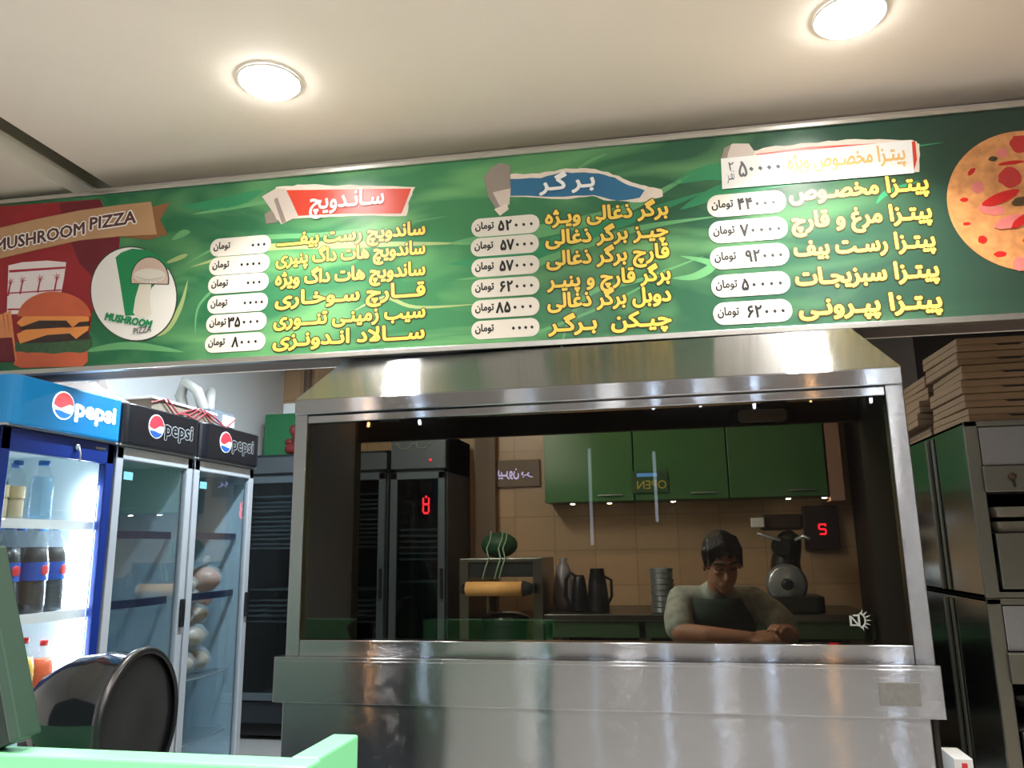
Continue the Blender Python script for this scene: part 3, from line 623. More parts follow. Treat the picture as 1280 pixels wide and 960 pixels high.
def cooler(y0, w, lit, label):
    """open-fronted glass door cooler; local x=0 is the door's face, it runs back to x=-.6, along y to w"""
    root = thing('display_cooler', label, 'drinks cooler', (-2.35, y0, 0), 0, 'drinks coolers along the side wall')
    body = 'cooler_blue' if lit else 'cooler_dark'; ln = 'liner' if lit else 'liner_grey'
    top = 1.925; t = .035
    b = MB()
    b.box(-.6, -.03, 0, t, .08, 1.74).box(-.6, -.03, w - t, w, .08, 1.74).box(-.6, -.565, t, w - t, .08, 1.74).box(-.6, -.03, t, w - t, .08, .2).box(-.6, -.03, 0, w, 1.70, 1.745)
    b.box(-.6, -.05, 0, w, 1.745, top - .01); b.box(-.56, -.06, .03, w - .03, 0, .08)
    b.build('body', body, root, .004)
    MB().box(-.565, -.04, t, t + .006, .2, 1.70).box(-.565, -.04, w - t - .006, w - t, .2, 1.70).box(-.565, -.558, t, w - t, .2, 1.70).box(-.565, -.04, t, w - t, .2, .21).box(-.565, -.04, t, w - t, 1.692, 1.70).build('liner', ln, root)
    # canopy: rounded ends, swelling slightly forward
    pts = [(-.06, 0)] + [(.035 - .05 + .05 * cos(a), .05 - .05 * sin(a)) for a in [radians(90 - 15 * k) for k in range(7)]][0:] 
    pts += [(-.015 + .05 * cos(a), w - .05 + .05 * sin(a)) for a in [radians(15 * k) for k in range(7)]] + [(-.06, w)]
    can = MB().prism(pts, 1.745, top, 'XY', 0).build('canopy', 'canopy_glow' if lit else 'canopy_black', root, .006)
    cy, cz, r = w * .40, 1.845, .052
    if not lit: cy = w * .36
    em = MB()
    em.prism([(cy + r * 1.06 * cos(2 * pi * k / 32), cz + r * 1.06 * sin(2 * pi * k / 32)) for k in range(32)], -.001, .003, 'XZ', 1)
    up = [(cy + r * .97 * cos(a), cz + r * .97 * sin(a)) for a in [radians(8 + 172 * k / 16) for k in range(17)]]
    wave = [(cy - r * .97 + r * 1.9 * k / 8, cz - r * .02 + r * .16 * sin(k / 8 * 2 * pi + 2.6) + r * .12 * k / 8 - r * .1) for k in range(9)]
    em.prism(up + wave, -.003, .0, 'XZ', 0)
    dn = [(cy + r * .97 * cos(a), cz + r * .97 * sin(a)) for a in [radians(205 + 120 * k / 12) for k in range(13)]]
    em.prism(dn + [(cy + r * .3, cz - r * .52), (cy - r * .25, cz - r * .42)], -.003, .0, 'XZ', 2)
    Mx = Matrix.Translation((.0365, 0, 0)) @ TX
    em.build('emblem', ['glow_red', 'glow_white', 'glow_blue'] if lit else ['em_red', 'em_white', 'em_blue'], root, M=Mx)
    tx = MB(); x0 = cy + r * 1.25; x1 = min(w - .03, x0 + (.225 if lit else .21))
    if lit: write(tx, 'pepsi', x0, x1, cz - .028, .095, .05, 0, -.001)
    else:
        write(tx, 'pepsi', x0, x1, cz - .028, .095, .07, 0, -.001); write(tx, 'pepsi', x0, x1, cz - .028, .095, .018, 1, -.002)
    tx.build('lettering', ['glow_white'] if lit else ['em_silver', 'canopy_black'], root, M=Mx)
    MB().box(-.03, .012, .004, w - .004, 1.738, 1.746).build('trim_strip', 'door_silver', root)
    # door
    fw = .045; dm = 'cooler_blue' if lit else 'door_silver'; tp = 1.735; bt = .1
    d = MB().box(-.028, .0, .004, .004 + fw, bt, tp).box(-.028, .0, w - .004 - fw, w - .004, bt, tp).box(-.028, .0, .004, w - .004, tp - (.085 if lit else .055), tp).box(-.028, .0, .004, w - .004, bt, bt + .06).build('door', dm, root, .004)
    MB().box(-.018, -.012, .04, w - .04, bt + .05, tp - .05).build('glass', 'clear_glass' if lit else 'dull_glass', d)
    if lit:
        lk = MB().lathe([(.012, 0), (.012, .008), (.009, .01)], (0, w * .62, tp - .035), 'X', 16)
        lk.tube([(.012, w * .62, tp - .04), (.02, w * .62, tp - .06), (.018, w * .62 + .003, tp - .09)], .004)
        lk.build('lock', 'wire', d)
        MB().box(-.001, .002, w - .12, w - .06, tp - .03, tp - .02).build('maker_plate', 'em_silver', d)
    else:
        MB().box(0, .016, w - .04, w - .012, .93, 1.06).build('handle', 'black_plastic', d, .005)
        MB().box(-.011, -.0095, .07, .13, tp - .14, tp - .105).build('price_sticker', mat('sticker_teal%d' % len(MATS), (110, 165, 175), .5), d)
    # shelves
    zs = (1.405, 1.055, .70, .36) if lit else (1.36, 1.06, .66, .36)
    for i, z in enumerate(zs):
        sh = MB()
        if lit:
            sh.box(-.55, -.05, t + .008, w - t - .008, z - .012, z)
            o = sh.build('shelf', 'liner', root); MB().box(-.052, -.04, t + .008, w - t - .008, z - .03, z + .006).build('price_rail', 'white_plastic', o)
        else:
            for k in range(12): sh.tube([(-.54, t + .02 + (w - 2 * t - .04) * k / 11, z), (-.07 + .03 * sin(pi * k / 11), t + .02 + (w - 2 * t - .04) * k / 11, z)], .0025, 6)
            sh.tube([(-.07 + .03 * sin(pi * k / 11), t + .02 + (w - 2 * t - .04) * k / 11, z) for k in range(12)], .004, 6)
            o = sh.build('shelf', 'wire', root)
            if i < 2: MB().prism([(-.078 + .03 * sin(pi * k / 11), t + .015 + (w - 2 * t - .03) * k / 11) for k in range(12)] + [(-.064 + .03 * sin(pi * k / 11), t + .015 + (w - 2 * t - .03) * k / 11) for k in reversed(range(12))], z - .018, z + .016, 'XY').build('price_rail', 'rail_dark', o)
    if lit:
        MB().box(-.075, -.045, w - t - .03, w - t - .007, .25, 1.56).build('light_strip', 'led_strip', root)
    return root
C1 = cooler(2.353, .595, True, 'lit blue drinks cooler full of bottles, first of the row, glowing canopy')
C2 = cooler(2.955, .562, False, 'unlit black-topped drinks cooler between the lit blue cooler and the one holding bread')
C3 = cooler(3.525, .575, False, 'unlit black-topped cooler with bagged bread, end of the row by the dark upright fridge')

# bottles in the lit cooler
mat('cola', (22, 14, 12), .12, coat=.5); mat('cap_blue', (36, 110, 200), .4); mat('label_blue', (30, 92, 190), .35, noise=.2); mat('cap_red', (205, 40, 40), .4)
mat('clear_plastic', (205, 228, 238), .06, alpha=.08, spec=.6); mat('water_tint', (120, 185, 225), .06, alpha=.35); mat('label_white', (230, 232, 232), .4); mat('juice_yellow', (238, 190, 60), .2); mat('juice_orange', (232, 98, 44), .2); mat('label_beige', (205, 186, 150), .5, noise=.15)
def bottle(name, label, cat, loc, r, h, liquid, cap, lab, lab_mat2=None, group=None, fill=.75, capr=.32):
    root = thing(name, label, cat, loc, 0, group)
    prof = [(r * .86, 0), (r, .012), (r, h * .28), (r * .93, h * .34), (r * .93, h * .36), (r, h * .42), (r, h * .60), (r * .86, h * .72), (r * .55, h * .83), (r * capr, h * .90), (r * capr, h * .93)]
    MB().lathe(prof, n=20).build('bottle_body', 'clear_plastic', root)
    lp = [(q[0] * .94, q[1] + .002) for q in prof if q[1] <= h * fill]
    MB().lathe(lp, n=20).build('drink', liquid, root)
    MB().lathe([(r * capr * 1.15, h * .92), (r * capr * 1.15, h * .99), (r * capr, h)], n=16).build('cap', cap, root)
    if lab:
        o = MB().lathe([(r * 1.012, h * .36), (r * 1.012, h * .56)], n=20, cap=False).build('wrap_label', lab, root)
        if lab_mat2: MB().ball((r * 1.0, 0, h * .47), .004, r * .42, r * .42, 16).build('label_mark', lab_mat2, o)
    return root
def relabel(o, loc, label):
    c = copy_tree(o); c.location = loc; c['label'] = label; return c
gz = 1.057
co = bottle('cola_bottle', 'tall dark cola bottle with a red mark on its label, second cooler shelf', 'bottle', (-2.47, 2.565, gz), .048, .345, 'cola', 'cap_blue', 'label_blue', 'em_red', 'cola bottles in the lit cooler', .8)
for x, y, lb in ((-2.45, 2.682, 'middle tall cola bottle of the three in full view in the lit cooler'), (-2.46, 2.79, 'tall cola bottle beside the glare of the cooler light strip'),
                 (-2.46, 2.45, 'tall cola bottle at the cooler wall farthest from the light strip')):
    relabel(co, (x, y, gz), lb)
for k, y in enumerate((2.50, 2.62, 2.735, 2.845)): relabel(co, (-2.575, y, gz), 'tall cola bottle in the back row of the second cooler shelf')
gz = 1.407
bottle('water_bottle', 'large clear water bottle with blue cap on the top cooler shelf', 'bottle', (-2.44, 2.665, gz), .044, .235, 'water_tint', 'cap_blue', None, None, None, .8, .42)
sm = None
for i, (x, y) in enumerate(((-2.45, 2.475), (-2.45, 2.55), (-2.53, 2.475), (-2.53, 2.55), (-2.53, 2.625))):
    lb = ['small blue-capped bottle in front, at the cooler wall of the top shelf', 'small blue-capped bottle in front, beside the large water bottle', 'small blue-capped bottle second row by the cooler wall', 'small blue-capped bottle in the middle of the second row', 'small blue-capped bottle behind the large water bottle'][i]
    if sm is None: sm = bottle('small_bottle', lb, 'bottle', (x, y, gz), .033, .225, 'label_beige', 'cap_blue', 'label_beige', None, 'small bottles on the top cooler shelf', .55, .45)
    else: relabel(sm, (x, y, gz), lb)
gz = .702
ju = bottle('juice_bottle', 'yellow juice bottle with a red cap on the third cooler shelf', 'bottle', (-2.44, 2.66, gz), .042, .27, 'juice_yellow', 'cap_red', None, None, 'juice bottles on the third cooler shelf', .8)
j2 = bottle('juice_bottle', 'orange juice bottle beside the yellow one on the third cooler shelf', 'bottle', (-2.44, 2.76, gz), .042, .25, 'juice_orange', 'cap_red', None, None, 'juice bottles on the third cooler shelf', .8)
relabel(j2, (-2.53, 2.70, gz), 'orange juice bottle behind the yellow one on the third cooler shelf')
gz = .362
j3 = relabel(j2, (-2.44, 2.74, gz), 'orange juice bottle on the bottom cooler shelf by the light strip'); relabel(ju, (-2.44, 2.82, gz), 'yellow juice bottle on the bottom cooler shelf by the light strip')

# bagged bread in the third cooler
mat('bag_film', (224, 226, 224), .25, noise=.2, nscale=30, bump=.6, bscale=22, alpha=.3); mat('bun_pale', (196, 160, 128), .6, noise=.3, nscale=14); mat('bun_crust', (188, 112, 62), .5, noise=.25, nscale=14)
def bread_bag(loc, r, seed, label, bun):
    rr = random.Random(seed); root = thing('bread_bag', label, 'bread bag', loc, rr.uniform(0, 3), 'bagged bread in the cooler')
    mb = MB().ball((0, 0, r * .78), r, r, r * .78, 22)
    for v in mb.v:
        k = 1 + .09 * sin(v.x * 90 + seed) * cos(v.z * 80 + seed) + .05 * sin(v.y * 120); v.x *= k; v.y *= k
    mb.build('bag', 'bag_film' , root)
    MB().ball((0, 0, r * .76), r * .88, r * .88, r * (.68 if bun else .5), 20).build('bread', 'bun_crust' if bun else 'bun_pale', root)
    MB().tube([(0, 0, r * 1.5), (r * .1, 0, r * 1.75), (r * .3, r * .1, r * 1.85)], [r * .12, r * .2, r * .28], 8).build('tied_end', 'bag_film', root)
for q in (((-2.495, 3.715, .665), 0.083, 1, 'crumpled clear bread bag at the foot of the pile by the door edge', False), ((-2.515, 3.876, .665), 0.086, 2, 'clear bread bag at the foot of the pile away from the door edge', False),
          ((-2.495, 3.784, .785), 0.094, 3, 'white bread bag on the pile second layer from below', False), ((-2.495, 3.709, .91), 0.066, 4, 'reddish bread bag pressed to the door edge, mid pile', True),
          ((-2.505, 3.841, .90), 0.077, 5, 'white bread bag mid pile with a crumpled tied end', False), ((-2.495, 3.749, 1.0), 0.068, 6, 'white bread bag below the topmost shelf of bread', False),
          ((-2.495, 3.887, .99), 0.057, 7, 'round brown bun bag squeezed below the wire shelf', True), ((-2.495, 3.721, 1.065), 0.066, 8, 'bread bag on the wire shelf by the door handle', False),
          ((-2.485, 3.876, 1.065), 0.094, 9, 'large orange-brown bread bag, topmost of the pile', True)):
    bread_bag(*q)

# dark upright fridge in the corner, and its neighbour with the red digits (both against the back wall)
def upright(x0, x1, y, top, label, header, doors, trays, zrange):
    root = thing('upright_fridge', label, 'fridge', ((x0 + x1) / 2, y, 0)); ax = (x0 + x1) / 2; w = x1 - x0; h = w / 2
    MB().box(-h, -h + .04, .03, .62, .12, top).box(h - .04, h, .03, .62, .12, top).box(-h, h, .58, .62, .12, top).box(-h, h, .03, .62, .12, .26).box(-h, h, .03, .62, top - header, top).build('body', 'dark_metal', root, .004)
    MB().box(-h + .05, h - .05, .08, .56, .03, .12).build('plinth', 'rubber', root)
    MB().box(-h + .01, h - .01, .0, .04, top - header + .03, top - .02).build('header_panel', mat('header_grey%d' % len(MATS), (84, 90, 94), .4, .5), root, .006)
    dw = (w - .02) / doors
    for k in range(doors):
        a = -h + .01 + dw * k; b = a + dw - .006; z0, z1 = .27, top - header + .01; f = .05
        d = MB().box(a, a + f, 0, .035, z0, z1).box(b - f, b, 0, .035, z0, z1).box(a, b, 0, .035, z0, z0 + f).box(a, b, 0, .035, z1 - f, z1).build('door', mat('fridge_frame%d' % len(MATS), (92, 102, 108), .35, .5), root, .004)
        MB().box(a + f - .005, b - f + .005, .012, .018, z0 + f - .005, z1 - f + .005).build('glass', 'fridge_glass', d)
        MB().box(b - .03, b - .012, -.025, 0, .95, 1.15).build('handle', 'black_plastic', d, .004)
    MB().box(-h + .04, h - .04, .56, .58, .26, top - header).build('liner', 'dark_void', root)
    for z in trays: MB().box(-h + .06, h - .06, .07, .54, z, z + .004).box(-h + .06, h - .06, .07, .075, z, z + .014).build('tray', 'wire', root)
    return root
glass('fridge_glass', (.55, .62, .64), .7)
tz = [1.66, 1.615, 1.585, 1.555, 1.51, 1.48, 1.445, 1.415, 1.385, 1.355, 1.32, 1.29] + [1.0, .925, .89, .855, .82, .78]
U1 = upright(-3.12, -1.98, 5.25, 1.97, 'dark grey upright two-door fridge with stacked trays in the corner behind the grill hood', .17, 2, tz, None)
U2 = upright(-1.95, -1.53, 5.2, 2.06, 'narrow dark upright fridge with red digits, seen through the hood glass', .27, 1, [1.40, 1.36, 1.32, 1.28, 1.24, 1.2, 1.05], None)
mat('digit_red', (255, 30, 50), .4, emit=5); mat('bezel_grey', (120, 122, 112), .5)
t = MB()
for q in (((-.005, .008), (.035, .045)), ((-.03, -.02), (.0, .035)), ((.02, .03), (.0, .035)), ((-.02, .02), (-.004, .006)), ((-.03, -.02), (-.04, -.006)), ((.02, .03), (-.04, -.006)), ((-.02, .02), (-.05, -.04))):
    t.box(.06 + q[0][0] * .8, .06 + q[0][1] * .8, -.004, 0.004, 1.575 + q[1][0] * 1.3, 1.575 + q[1][1] * 1.3)
t.build('digit_display', 'digit_red', U2); MB().ball((.09, 0, 1.88), .009).build('pilot_light', 'digit_red', U2)
t = MB()
for a0 in (-.1, .03):
    t.tube([(a0 - .07, -.002, 1.995), (a0 - .04, -.002, 2.0)] + [(a0 + .045 * cos(a), -.002, 1.99 - .03 * sin(a)) for a in [radians(180 * (1 - k / 8)) for k in range(9)]] + [(a0 + .07, -.002, 2.0)], .005, 6)
t.build('header_outline', 'bezel_grey', U2)
g = thing('picture_panel', 'green panel with a dark red shape standing on the dark upright fridge', 'picture panel', (-2.78, 5.42, 1.97))
MB().box(-.26, .4, 0, .02, 0, .33).build('panel', mat('panel_green', (30, 110, 62), .45), g, .003)
MB().box(-.12, .4, .015, .03, .33, .41).build('top_strip', 'white_plastic', g)
rd = MB()
for x, z, r, q in ((-.03, .06, .05, 1), (.03, .08, .06, .8), (.02, .15, .045, 1.3), (-.02, .2, .025, 1.8), (.09, .05, .05, .8), (.1, .12, .05, .9), (-.05, .11, .03, 1)): rd.ball((x, -.012, z), r, .018, r * q * .8, 14)
rd.build('red_shape', mat('red_shape', (124, 32, 30), .45, noise=.4, nscale=30), g)

# things lying on the cooler tops
t = thing('flat_box', 'flat white-edged box with red cables on top of the middle cooler', 'box', (-2.62, 3.48, 1.925))
MB().box(-.2, .24, -.28, .24, 0, .065).build('box_body', mat('box_brown', (110, 100, 86), .6, noise=.2), t, .004); MB().box(-.21, .25, -.29, .25, .062, .075).build('white_lid', 'white_plastic', t, .003)
rc = MB()
for k in range(4): rc.tube([(.252, -.3 + .12 * k + .09 * j, .04 + .035 * sin(j * 2.1 + k * 1.7)) for j in range(5)], .004, 6)
rc.build('cables', mat('cable_red', (150, 56, 62), .5), t)
t = thing('grey_motor_box', 'grey metal box with two bent hoses on the cooler top, by the wall', 'machine', (-2.58, 3.92, 1.925))
MB().box(-.13, .13, -.13, .12, 0, .12).build('housing', mat('box_grey', (112, 122, 130), .45, .2), t, .006); MB().box(.131, .14, -.02, .09, .04, .1).build('face_plate', 'white_plastic', t)
hs = mat('hose_grey', (150, 148, 142), .5, .2)
MB().tube([(-.05, -.1, .1), (-.07, -.12, .2), (-.02, -.16, .27), (.04, -.13, .22), (.06, -.09, .12)], .03, 12).build('hose', hs, t)
MB().tube([(.02, .02, .1), (.02, .02, .2), (.0, .06, .25), (-.03, .1, .2), (-.03, .1, .11)], .03, 12).build('hose', hs, t)
t = MB()
rr = random.Random(3); N = 12
vs = [(-.22 + .44 * i / N, -.25 + .5 * j / N, max(.004, .13 * sin(pi * i / N) * sin(pi * j / N) * (1 + rr.uniform(-.5, .5)) + .02 * rr.random())) for i in range(N + 1) for j in range(N + 1)]
t.add(vs, [(i * (N + 1) + j, (i + 1) * (N + 1) + j, (i + 1) * (N + 1) + j + 1, i * (N + 1) + j + 1) for i in range(N) for j in range(N)])
o = single('plastic_bag', t, mat('crumpled_bag', (150, 140, 136), .3, noise=.2), 'crumpled thin plastic sheet lying on the cooler tops under the menu board', 'plastic bag', (-2.62, 2.98, 1.926))
md = o.modifiers.new('thick', 'SOLIDIFY'); md.thickness = .004

# ------------------------------------------------------------------ pizza ovens and boxes
def oven(z0, z1, label, tray):
    x0, x1, y0, y1 = 1.05, 2.45, 3.15, 4.05
    r = thing('pizza_oven', label, 'pizza oven', (x0 + .7, y0, z0), 0, 'stacked deck ovens'); h = z1 - z0
    S = 'steel_side'
    k = dict(world=False); X = -.7
    MB().box(X, X + .012, .0, .9, 0, h).box(X + 1.388, X + 1.4, 0, .9, 0, h).box(X, X + 1.4, .888, .9, 0, h).box(X, X + 1.4, 0, .9, h - .012, h).box(X, X + 1.4, 0, .9, 0, .012).build('casing', S, r, .002)
    MB().box(X - .014, X, .40, .425, .01, h - .02).build('side_seam', 'steel_worn', r, .003); MB().box(X - .008, X, .34, .365, .01, h - .02).build('side_seam', 'steel_worn', r, .003)
    MB().box(X, X + .045, -.012, 0, 0, h).box(X + 1.355, X + 1.4, -.012, 0, 0, h).box(X, X + 1.4, -.012, 0, h - .02, h).box(X + .045, X + 1.355, -.008, 0, 0, .02).build('front_frame', 'steel_worn', r, .002)
    a, b = h * .74, h * .965
    MB().box(X + .05, X + 1.35, -.004, .004, a, b).build('upper_panel', 'steel', r, .002)
    f = MB().box(X + .04, X + 1.36, -.03, 0, h * .585, h * .735).build('control_band', 'steel_worn', r, .004)
    MB().lathe([(.012, 0), (.012, -.01), (.004, -.012)], (X + .13, -.03, h * .67), 'Y', 16).build('knob', mat('rust%d' % len(MATS), (70, 46, 22), .7, noise=.5, nscale=60), f)
    MB().tube([(X + .133, -.032, h * .65), (X + .135, -.032, h * .615)], .004, 6).build('knob_mark', 'rubber', f)
    MB().box(X + .05, X + 1.35, .3, .31, h * .36, h * .585).box(X + .05, X + 1.35, .0, .3, h * .355, h * .36).box(X + .05, X + 1.35, 0, .3, h * .58, h * .585).box(X + .045, X + .05, 0, .3, h * .355, h * .585).build('chamber', 'dark_void', r)
    d = MB().box(X + .055, X + 1.345, -.02, 0, .03, h * .355).build('door', 'steel_worn', r, .004)
    MB().tube([(X + .2, -.02, h * .3), (X + .2, -.055, h * .3), (X + 1.2, -.055, h * .3), (X + 1.2, -.02, h * .3)], .01, 8).build('handle', 'steel_side', d)
    return r
OV2 = oven(1.08, 1.708, 'upper steel deck oven with pizza boxes on top, pans in its mouth', True)
OV1 = oven(.40, 1.077, 'lower steel deck oven under the one carrying the pizza boxes', True)
st = thing('oven_stand', 'steel stand with legs carrying the two deck ovens', 'stand', (1.75, 3.15, 0))
MB().box(-.69, .69, .02, .88, .36, .395).build('frame', 'steel_worn', st)
for x in (-.66, .66):
    for y in (.05, .85): MB().box(x - .025, x + .025, y - .025, y + .025, 0, .36).build('leg', 'steel_worn', st)
pan_m = mat('pan_worn', (120, 116, 104), .45, .7, noise=.4, nscale=20); mat('bread_orange', (196, 120, 74), .5)
def pan(z, label, dx, w):
    p = MB(); p.prism(rrect(w, .24, .03), 0, .006, 'XY'); 
    o = thing('baking_pan', label, 'pan', (1.12 + dx + w / 2, 3.29, z), 0, 'baking pans in the oven mouths')
    p.build('pan_base', pan_m, o)
    q = rrect(w, .24, .03); n = len(q); MB().add([(a, b, .0) for a, b in q] + [(a * 1.04, b * 1.04, .036) for a, b in q] + [(a * 1.02, b * 1.02, .036) for a, b in q] + [(a * .98, b * .98, .004) for a, b in q],
        [(i, (i + 1) % n, n + (i + 1) % n, n + i) for i in range(n)] + [(n + i, n + (i + 1) % n, 2 * n + (i + 1) % n, 2 * n + i) for i in range(n)] + [(2 * n + i, 2 * n + (i + 1) % n, 3 * n + (i + 1) % n, 3 * n + i) for i in range(n)]).build('pan_rim', pan_m, o)
    return o
pan(1.36, 'worn rectangular pan in the mouth of the upper oven, upper of the two', .0, .4)
pan(1.308, 'worn rectangular pan lying under the other one in the upper oven mouth', -.0, .42)
o = thing('round_pan', 'dark round pan hanging over the lip of the lower oven mouth', 'pan', (1.32, 3.27, .69)); MB().lathe([(.11, 0), (.17, .012), (.2, .05), (.205, .055), (.198, .05), (.165, .018), (.1, .01)], n=40).build('pan_body', pan_m, o)
MB().tube([(-.19, -.08, .05), (-.15, -.14, .06), (-.1, -.17, .05)], .01, 8).build('pan_grip', pan_m, o)

def pizza_box(loc, rz, label, w=.37, h=.052):
    r = thing('pizza_box', label, 'pizza box', loc, rz, 'cardboard pizza boxes stacked on the upper oven')
    MB().box(-w / 2, w / 2, -w / 2, w / 2, 0, h * .48).build('tray', 'card', r, .004)
    lid = MB(); a = w / 2
    lid.add([(-a, -a, h * .52), (a, -a, h * .52), (a, a, h * .52), (-a, a, h * .52), (-a + .002, -a + .002, h), (a - .002, -a + .002, h), (a - .002, a - .002, h), (-a + .002, a - .002, h)],
            [(0, 3, 2, 1), (4, 5, 6, 7), (0, 1, 5, 4), (1, 2, 6, 5), (2, 3, 7, 6), (3, 0, 4, 7)]); lid.build('lid', 'card', r, .003)
    MB().prism([(-.05, h * .46), (.05, h * .46), (.035, h * .34), (-.035, h * .34)], -a - .0015, -a + .002).build('tab_slot', 'dark_void', r)
    MB().box(-a + .003, a - .003, -a + .003, a - .003, h * .47, h * .53).build('lid_gap', 'card_edge', r)
    return r
pr = random.Random(11); nth = ['lowest', 'second from the bottom', 'third from the bottom', 'fourth from the bottom', 'fifth from the bottom', 'topmost']
z = 1.712
for i in range(6):
    pizza_box((1.265 + pr.uniform(-.01, .01), 3.375 + pr.uniform(-.012, .01), z), pr.uniform(-.05, .05), 'brown pizza box, %s in the front stack on the oven' % nth[i]); z += .0545
z = 1.712
for i in range(5):
    pizza_box((1.265 + pr.uniform(-.035, .035), 3.80 + pr.uniform(-.01, .02), z), pr.uniform(-.06, .06), 'brown pizza box, %s in the ragged stack behind the front one' % nth[i if i < 4 else 5]); z += .0545
z = 1.712
for i in range(6):
    pizza_box((1.70 + pr.uniform(-.015, .015), 3.40 + pr.uniform(-.01, .01), z), pr.uniform(-.03, .03), 'brown pizza box, %s in the stack farthest along the oven' % nth[i]); z += .0545
t = thing('small_carton', 'small white carton with a red mark on the floor between hood and oven stand', 'carton', (.93, 3.28, .0))
MB().box(-.03, .03, -.08, .08, 0, .535).build('carton_body', 'white_plastic', t, .003); MB().box(-.008, .01, -.082, -.08, .46, .52).build('mark', 'em_red', t)

# ------------------------------------------------------------------ the kitchen behind the glass
mat('cab_green', (74, 122, 76), .14, noise=.05, spec=.9); mat('cab_body', (52, 88, 54), .4)
for i in range(3):
    a = -.915 + .637 * i; w = .632
    lb = ['green wall cabinet nearest the narrow fridge, light sign below it', 'middle green wall cabinet over the stack of round tins', 'green wall cabinet beside the beige pilaster'][i]
    c = thing('wall_cabinet', lb, 'cabinet', (a + w / 2, 5.56, 1.585), 0, 'green wall cabinets in the kitchen')
    MB().box(-w / 2, w / 2, .02, .34, 0, .5).build('body', 'cab_body', c, .003)
    d = MB().box(-w / 2 + .002, w / 2 - .002, 0, .019, .0, .5).build('door', 'cab_green', c, .004)
    MB().tube([(w / 2 - .25, -.012, .04), (w / 2 - .08, -.012, .04)], .005, 8).build('handle', 'wire', d)
mat('glint_glow', (255, 244, 220), .3, emit=60)
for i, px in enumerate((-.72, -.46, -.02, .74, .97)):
    lb = ['added bulb glint farthest from the beige pilaster', 'second added bulb glint from the narrow upright fridge', 'added bulb glint over the stack of round tins', 'added bulb glint above the slicer', 'added bulb glint beneath the pilaster edge'][i]
    c = thing('bulb_glint', lb, 'bulb glint', (px, 5.60, 1.585), 0, 'added bulb glints under the green cabinets')  # glowing dots added in place of bulbs reflected in the hood glass
    MB().lathe([(.02, -.012), (.022, 0)], n=20).build('housing', 'wire', c); MB().lathe([(.0001, -.018), (.014, -.016), (.017, -.0125)], n=20).build('lens', 'glint_glow', c)
kt = thing('kitchen_counter', 'long dark steel kitchen counter along the back wall with open shelf', 'counter', (.08, 5.1, 0))
MB().box(-.94, 1.02, 0, .78, .82, .86).build('top', 'steel_dull', kt, .004); MB().box(-.92, 1.0, .05, .75, .3, .33).build('shelf', 'steel_dull', kt)
MB().box(-.93, 1.02, .02, .06, .72, .82).build('front_rail', mat('rail_green', (52, 78, 48), .4), kt)
for x in (-.91, -.33, .33, .98):
    for y in (.04, .72): MB().box(x - .02, x + .02, y - .02, y + .02, 0, .82).build('leg', 'steel_dull', kt)
MB().box(-.92, 1.0, .76, .775, .33, .82).build('back_panel', 'dark_void', kt)
# paper dispenser bench
ps = thing('paper_stand', 'steel bench with a yellow wrapping paper roll mounted across its front', 'stand', (-1.19, 5.12, 0))
for x in (-.2, .29): MB().box(x - .03, x + .03, 0, .5, 0, 1.19).build('side_panel', 'steel_dull', ps)
MB().box(-.23, .32, 0, .5, 1.185, 1.21).build('top', 'steel_dull', ps, .004); MB().box(-.17, .26, .02, .03, 1.09, 1.185).build('fascia', 'dark_metal', ps)
MB().tube([(-.2, -.055, 1.02), (.28, -.055, 1.02)], .012, 8).build('spindle', 'dark_metal', ps)
for x in (-.2, .27): MB().box(x - .012, x + .012, -.075, 0.0, .99, 1.05).build('bracket', 'dark_metal', ps)
MB().lathe([(.045, 0), (.045, .37)], (-.17, -.055, 1.02), 'X', 24).build('paper_roll', mat('paper_yellow', (236, 178, 104), .6), ps)
MB().lathe([(.05, .0), (.03, .06)], (.205, -.055, 1.02), 'X', 20).build('roll_cap', 'rubber', ps)
bx = thing('black_bin', 'black bin with glossy lid under the paper roll bench', 'bin', (-1.16, 5.32, .0)); MB().lathe([(.12, 0), (.15, .78), (.155, .8)], n=28).build('bin_body', 'black_plastic', bx); MB().lathe([(.16, .8), (.158, .83), (.1, .86), (.001, .865)], n=28).build('lid', 'black_gloss', bx)
gb = thing('green_bundle', 'dark green round bundle with pale strings on the paper bench', 'bundle', (-1.19, 5.3, 1.21))
MB().ball((0, 0, .085), .125, .11, .085, 24).build('bundle', mat('bundle_green', (26, 70, 40), .6, noise=.3, nscale=12, bump=.6, bscale=18), gb)
ss = MB()
for x in (-.05, .03, .06): ss.tube([(x, -.02, .175), (x + .01, -.1, .12), (x - .01, -.125, .06), (x + .02, -.19, .0), (x, -.202, -.06), (x - .02, -.2, -.13)], .005, 6)
ss.build('strings', mat('string_pale', (130, 160, 130), .6), gb)
kb = thing('hanging_bag', 'grey translucent plastic bag on the counter end by the paper bench', 'plastic bag', (-.78, 5.46, .86))
mb = MB().lathe([(.06, 0), (.075, .06), (.07, .18), (.05, .28), (.02, .32), (.03, .34)], n=22)
for v in mb.v: v.x *= 1 + .12 * sin(v.z * 60 + v.y * 40)
mb.build('bag', mat('bag_grey', (128, 118, 124), .35, noise=.2), kb)
ke = thing('electric_kettle', 'black kettle with a tall open handle on the counter', 'kettle', (-.655, 5.3, .86)); MB().lathe([(.05, 0), (.055, .03), (.05, .14), (.04, .21), (.03, .235)], n=24).build('kettle_body', 'black_plastic', ke)
MB().tube([(-.02, 0, .22), (-.06, -.01, .255), (-.085, -.01, .2), (-.09, -.01, .1), (-.06, -.01, .03)], .014, 8).build('handle', 'black_plastic', ke)
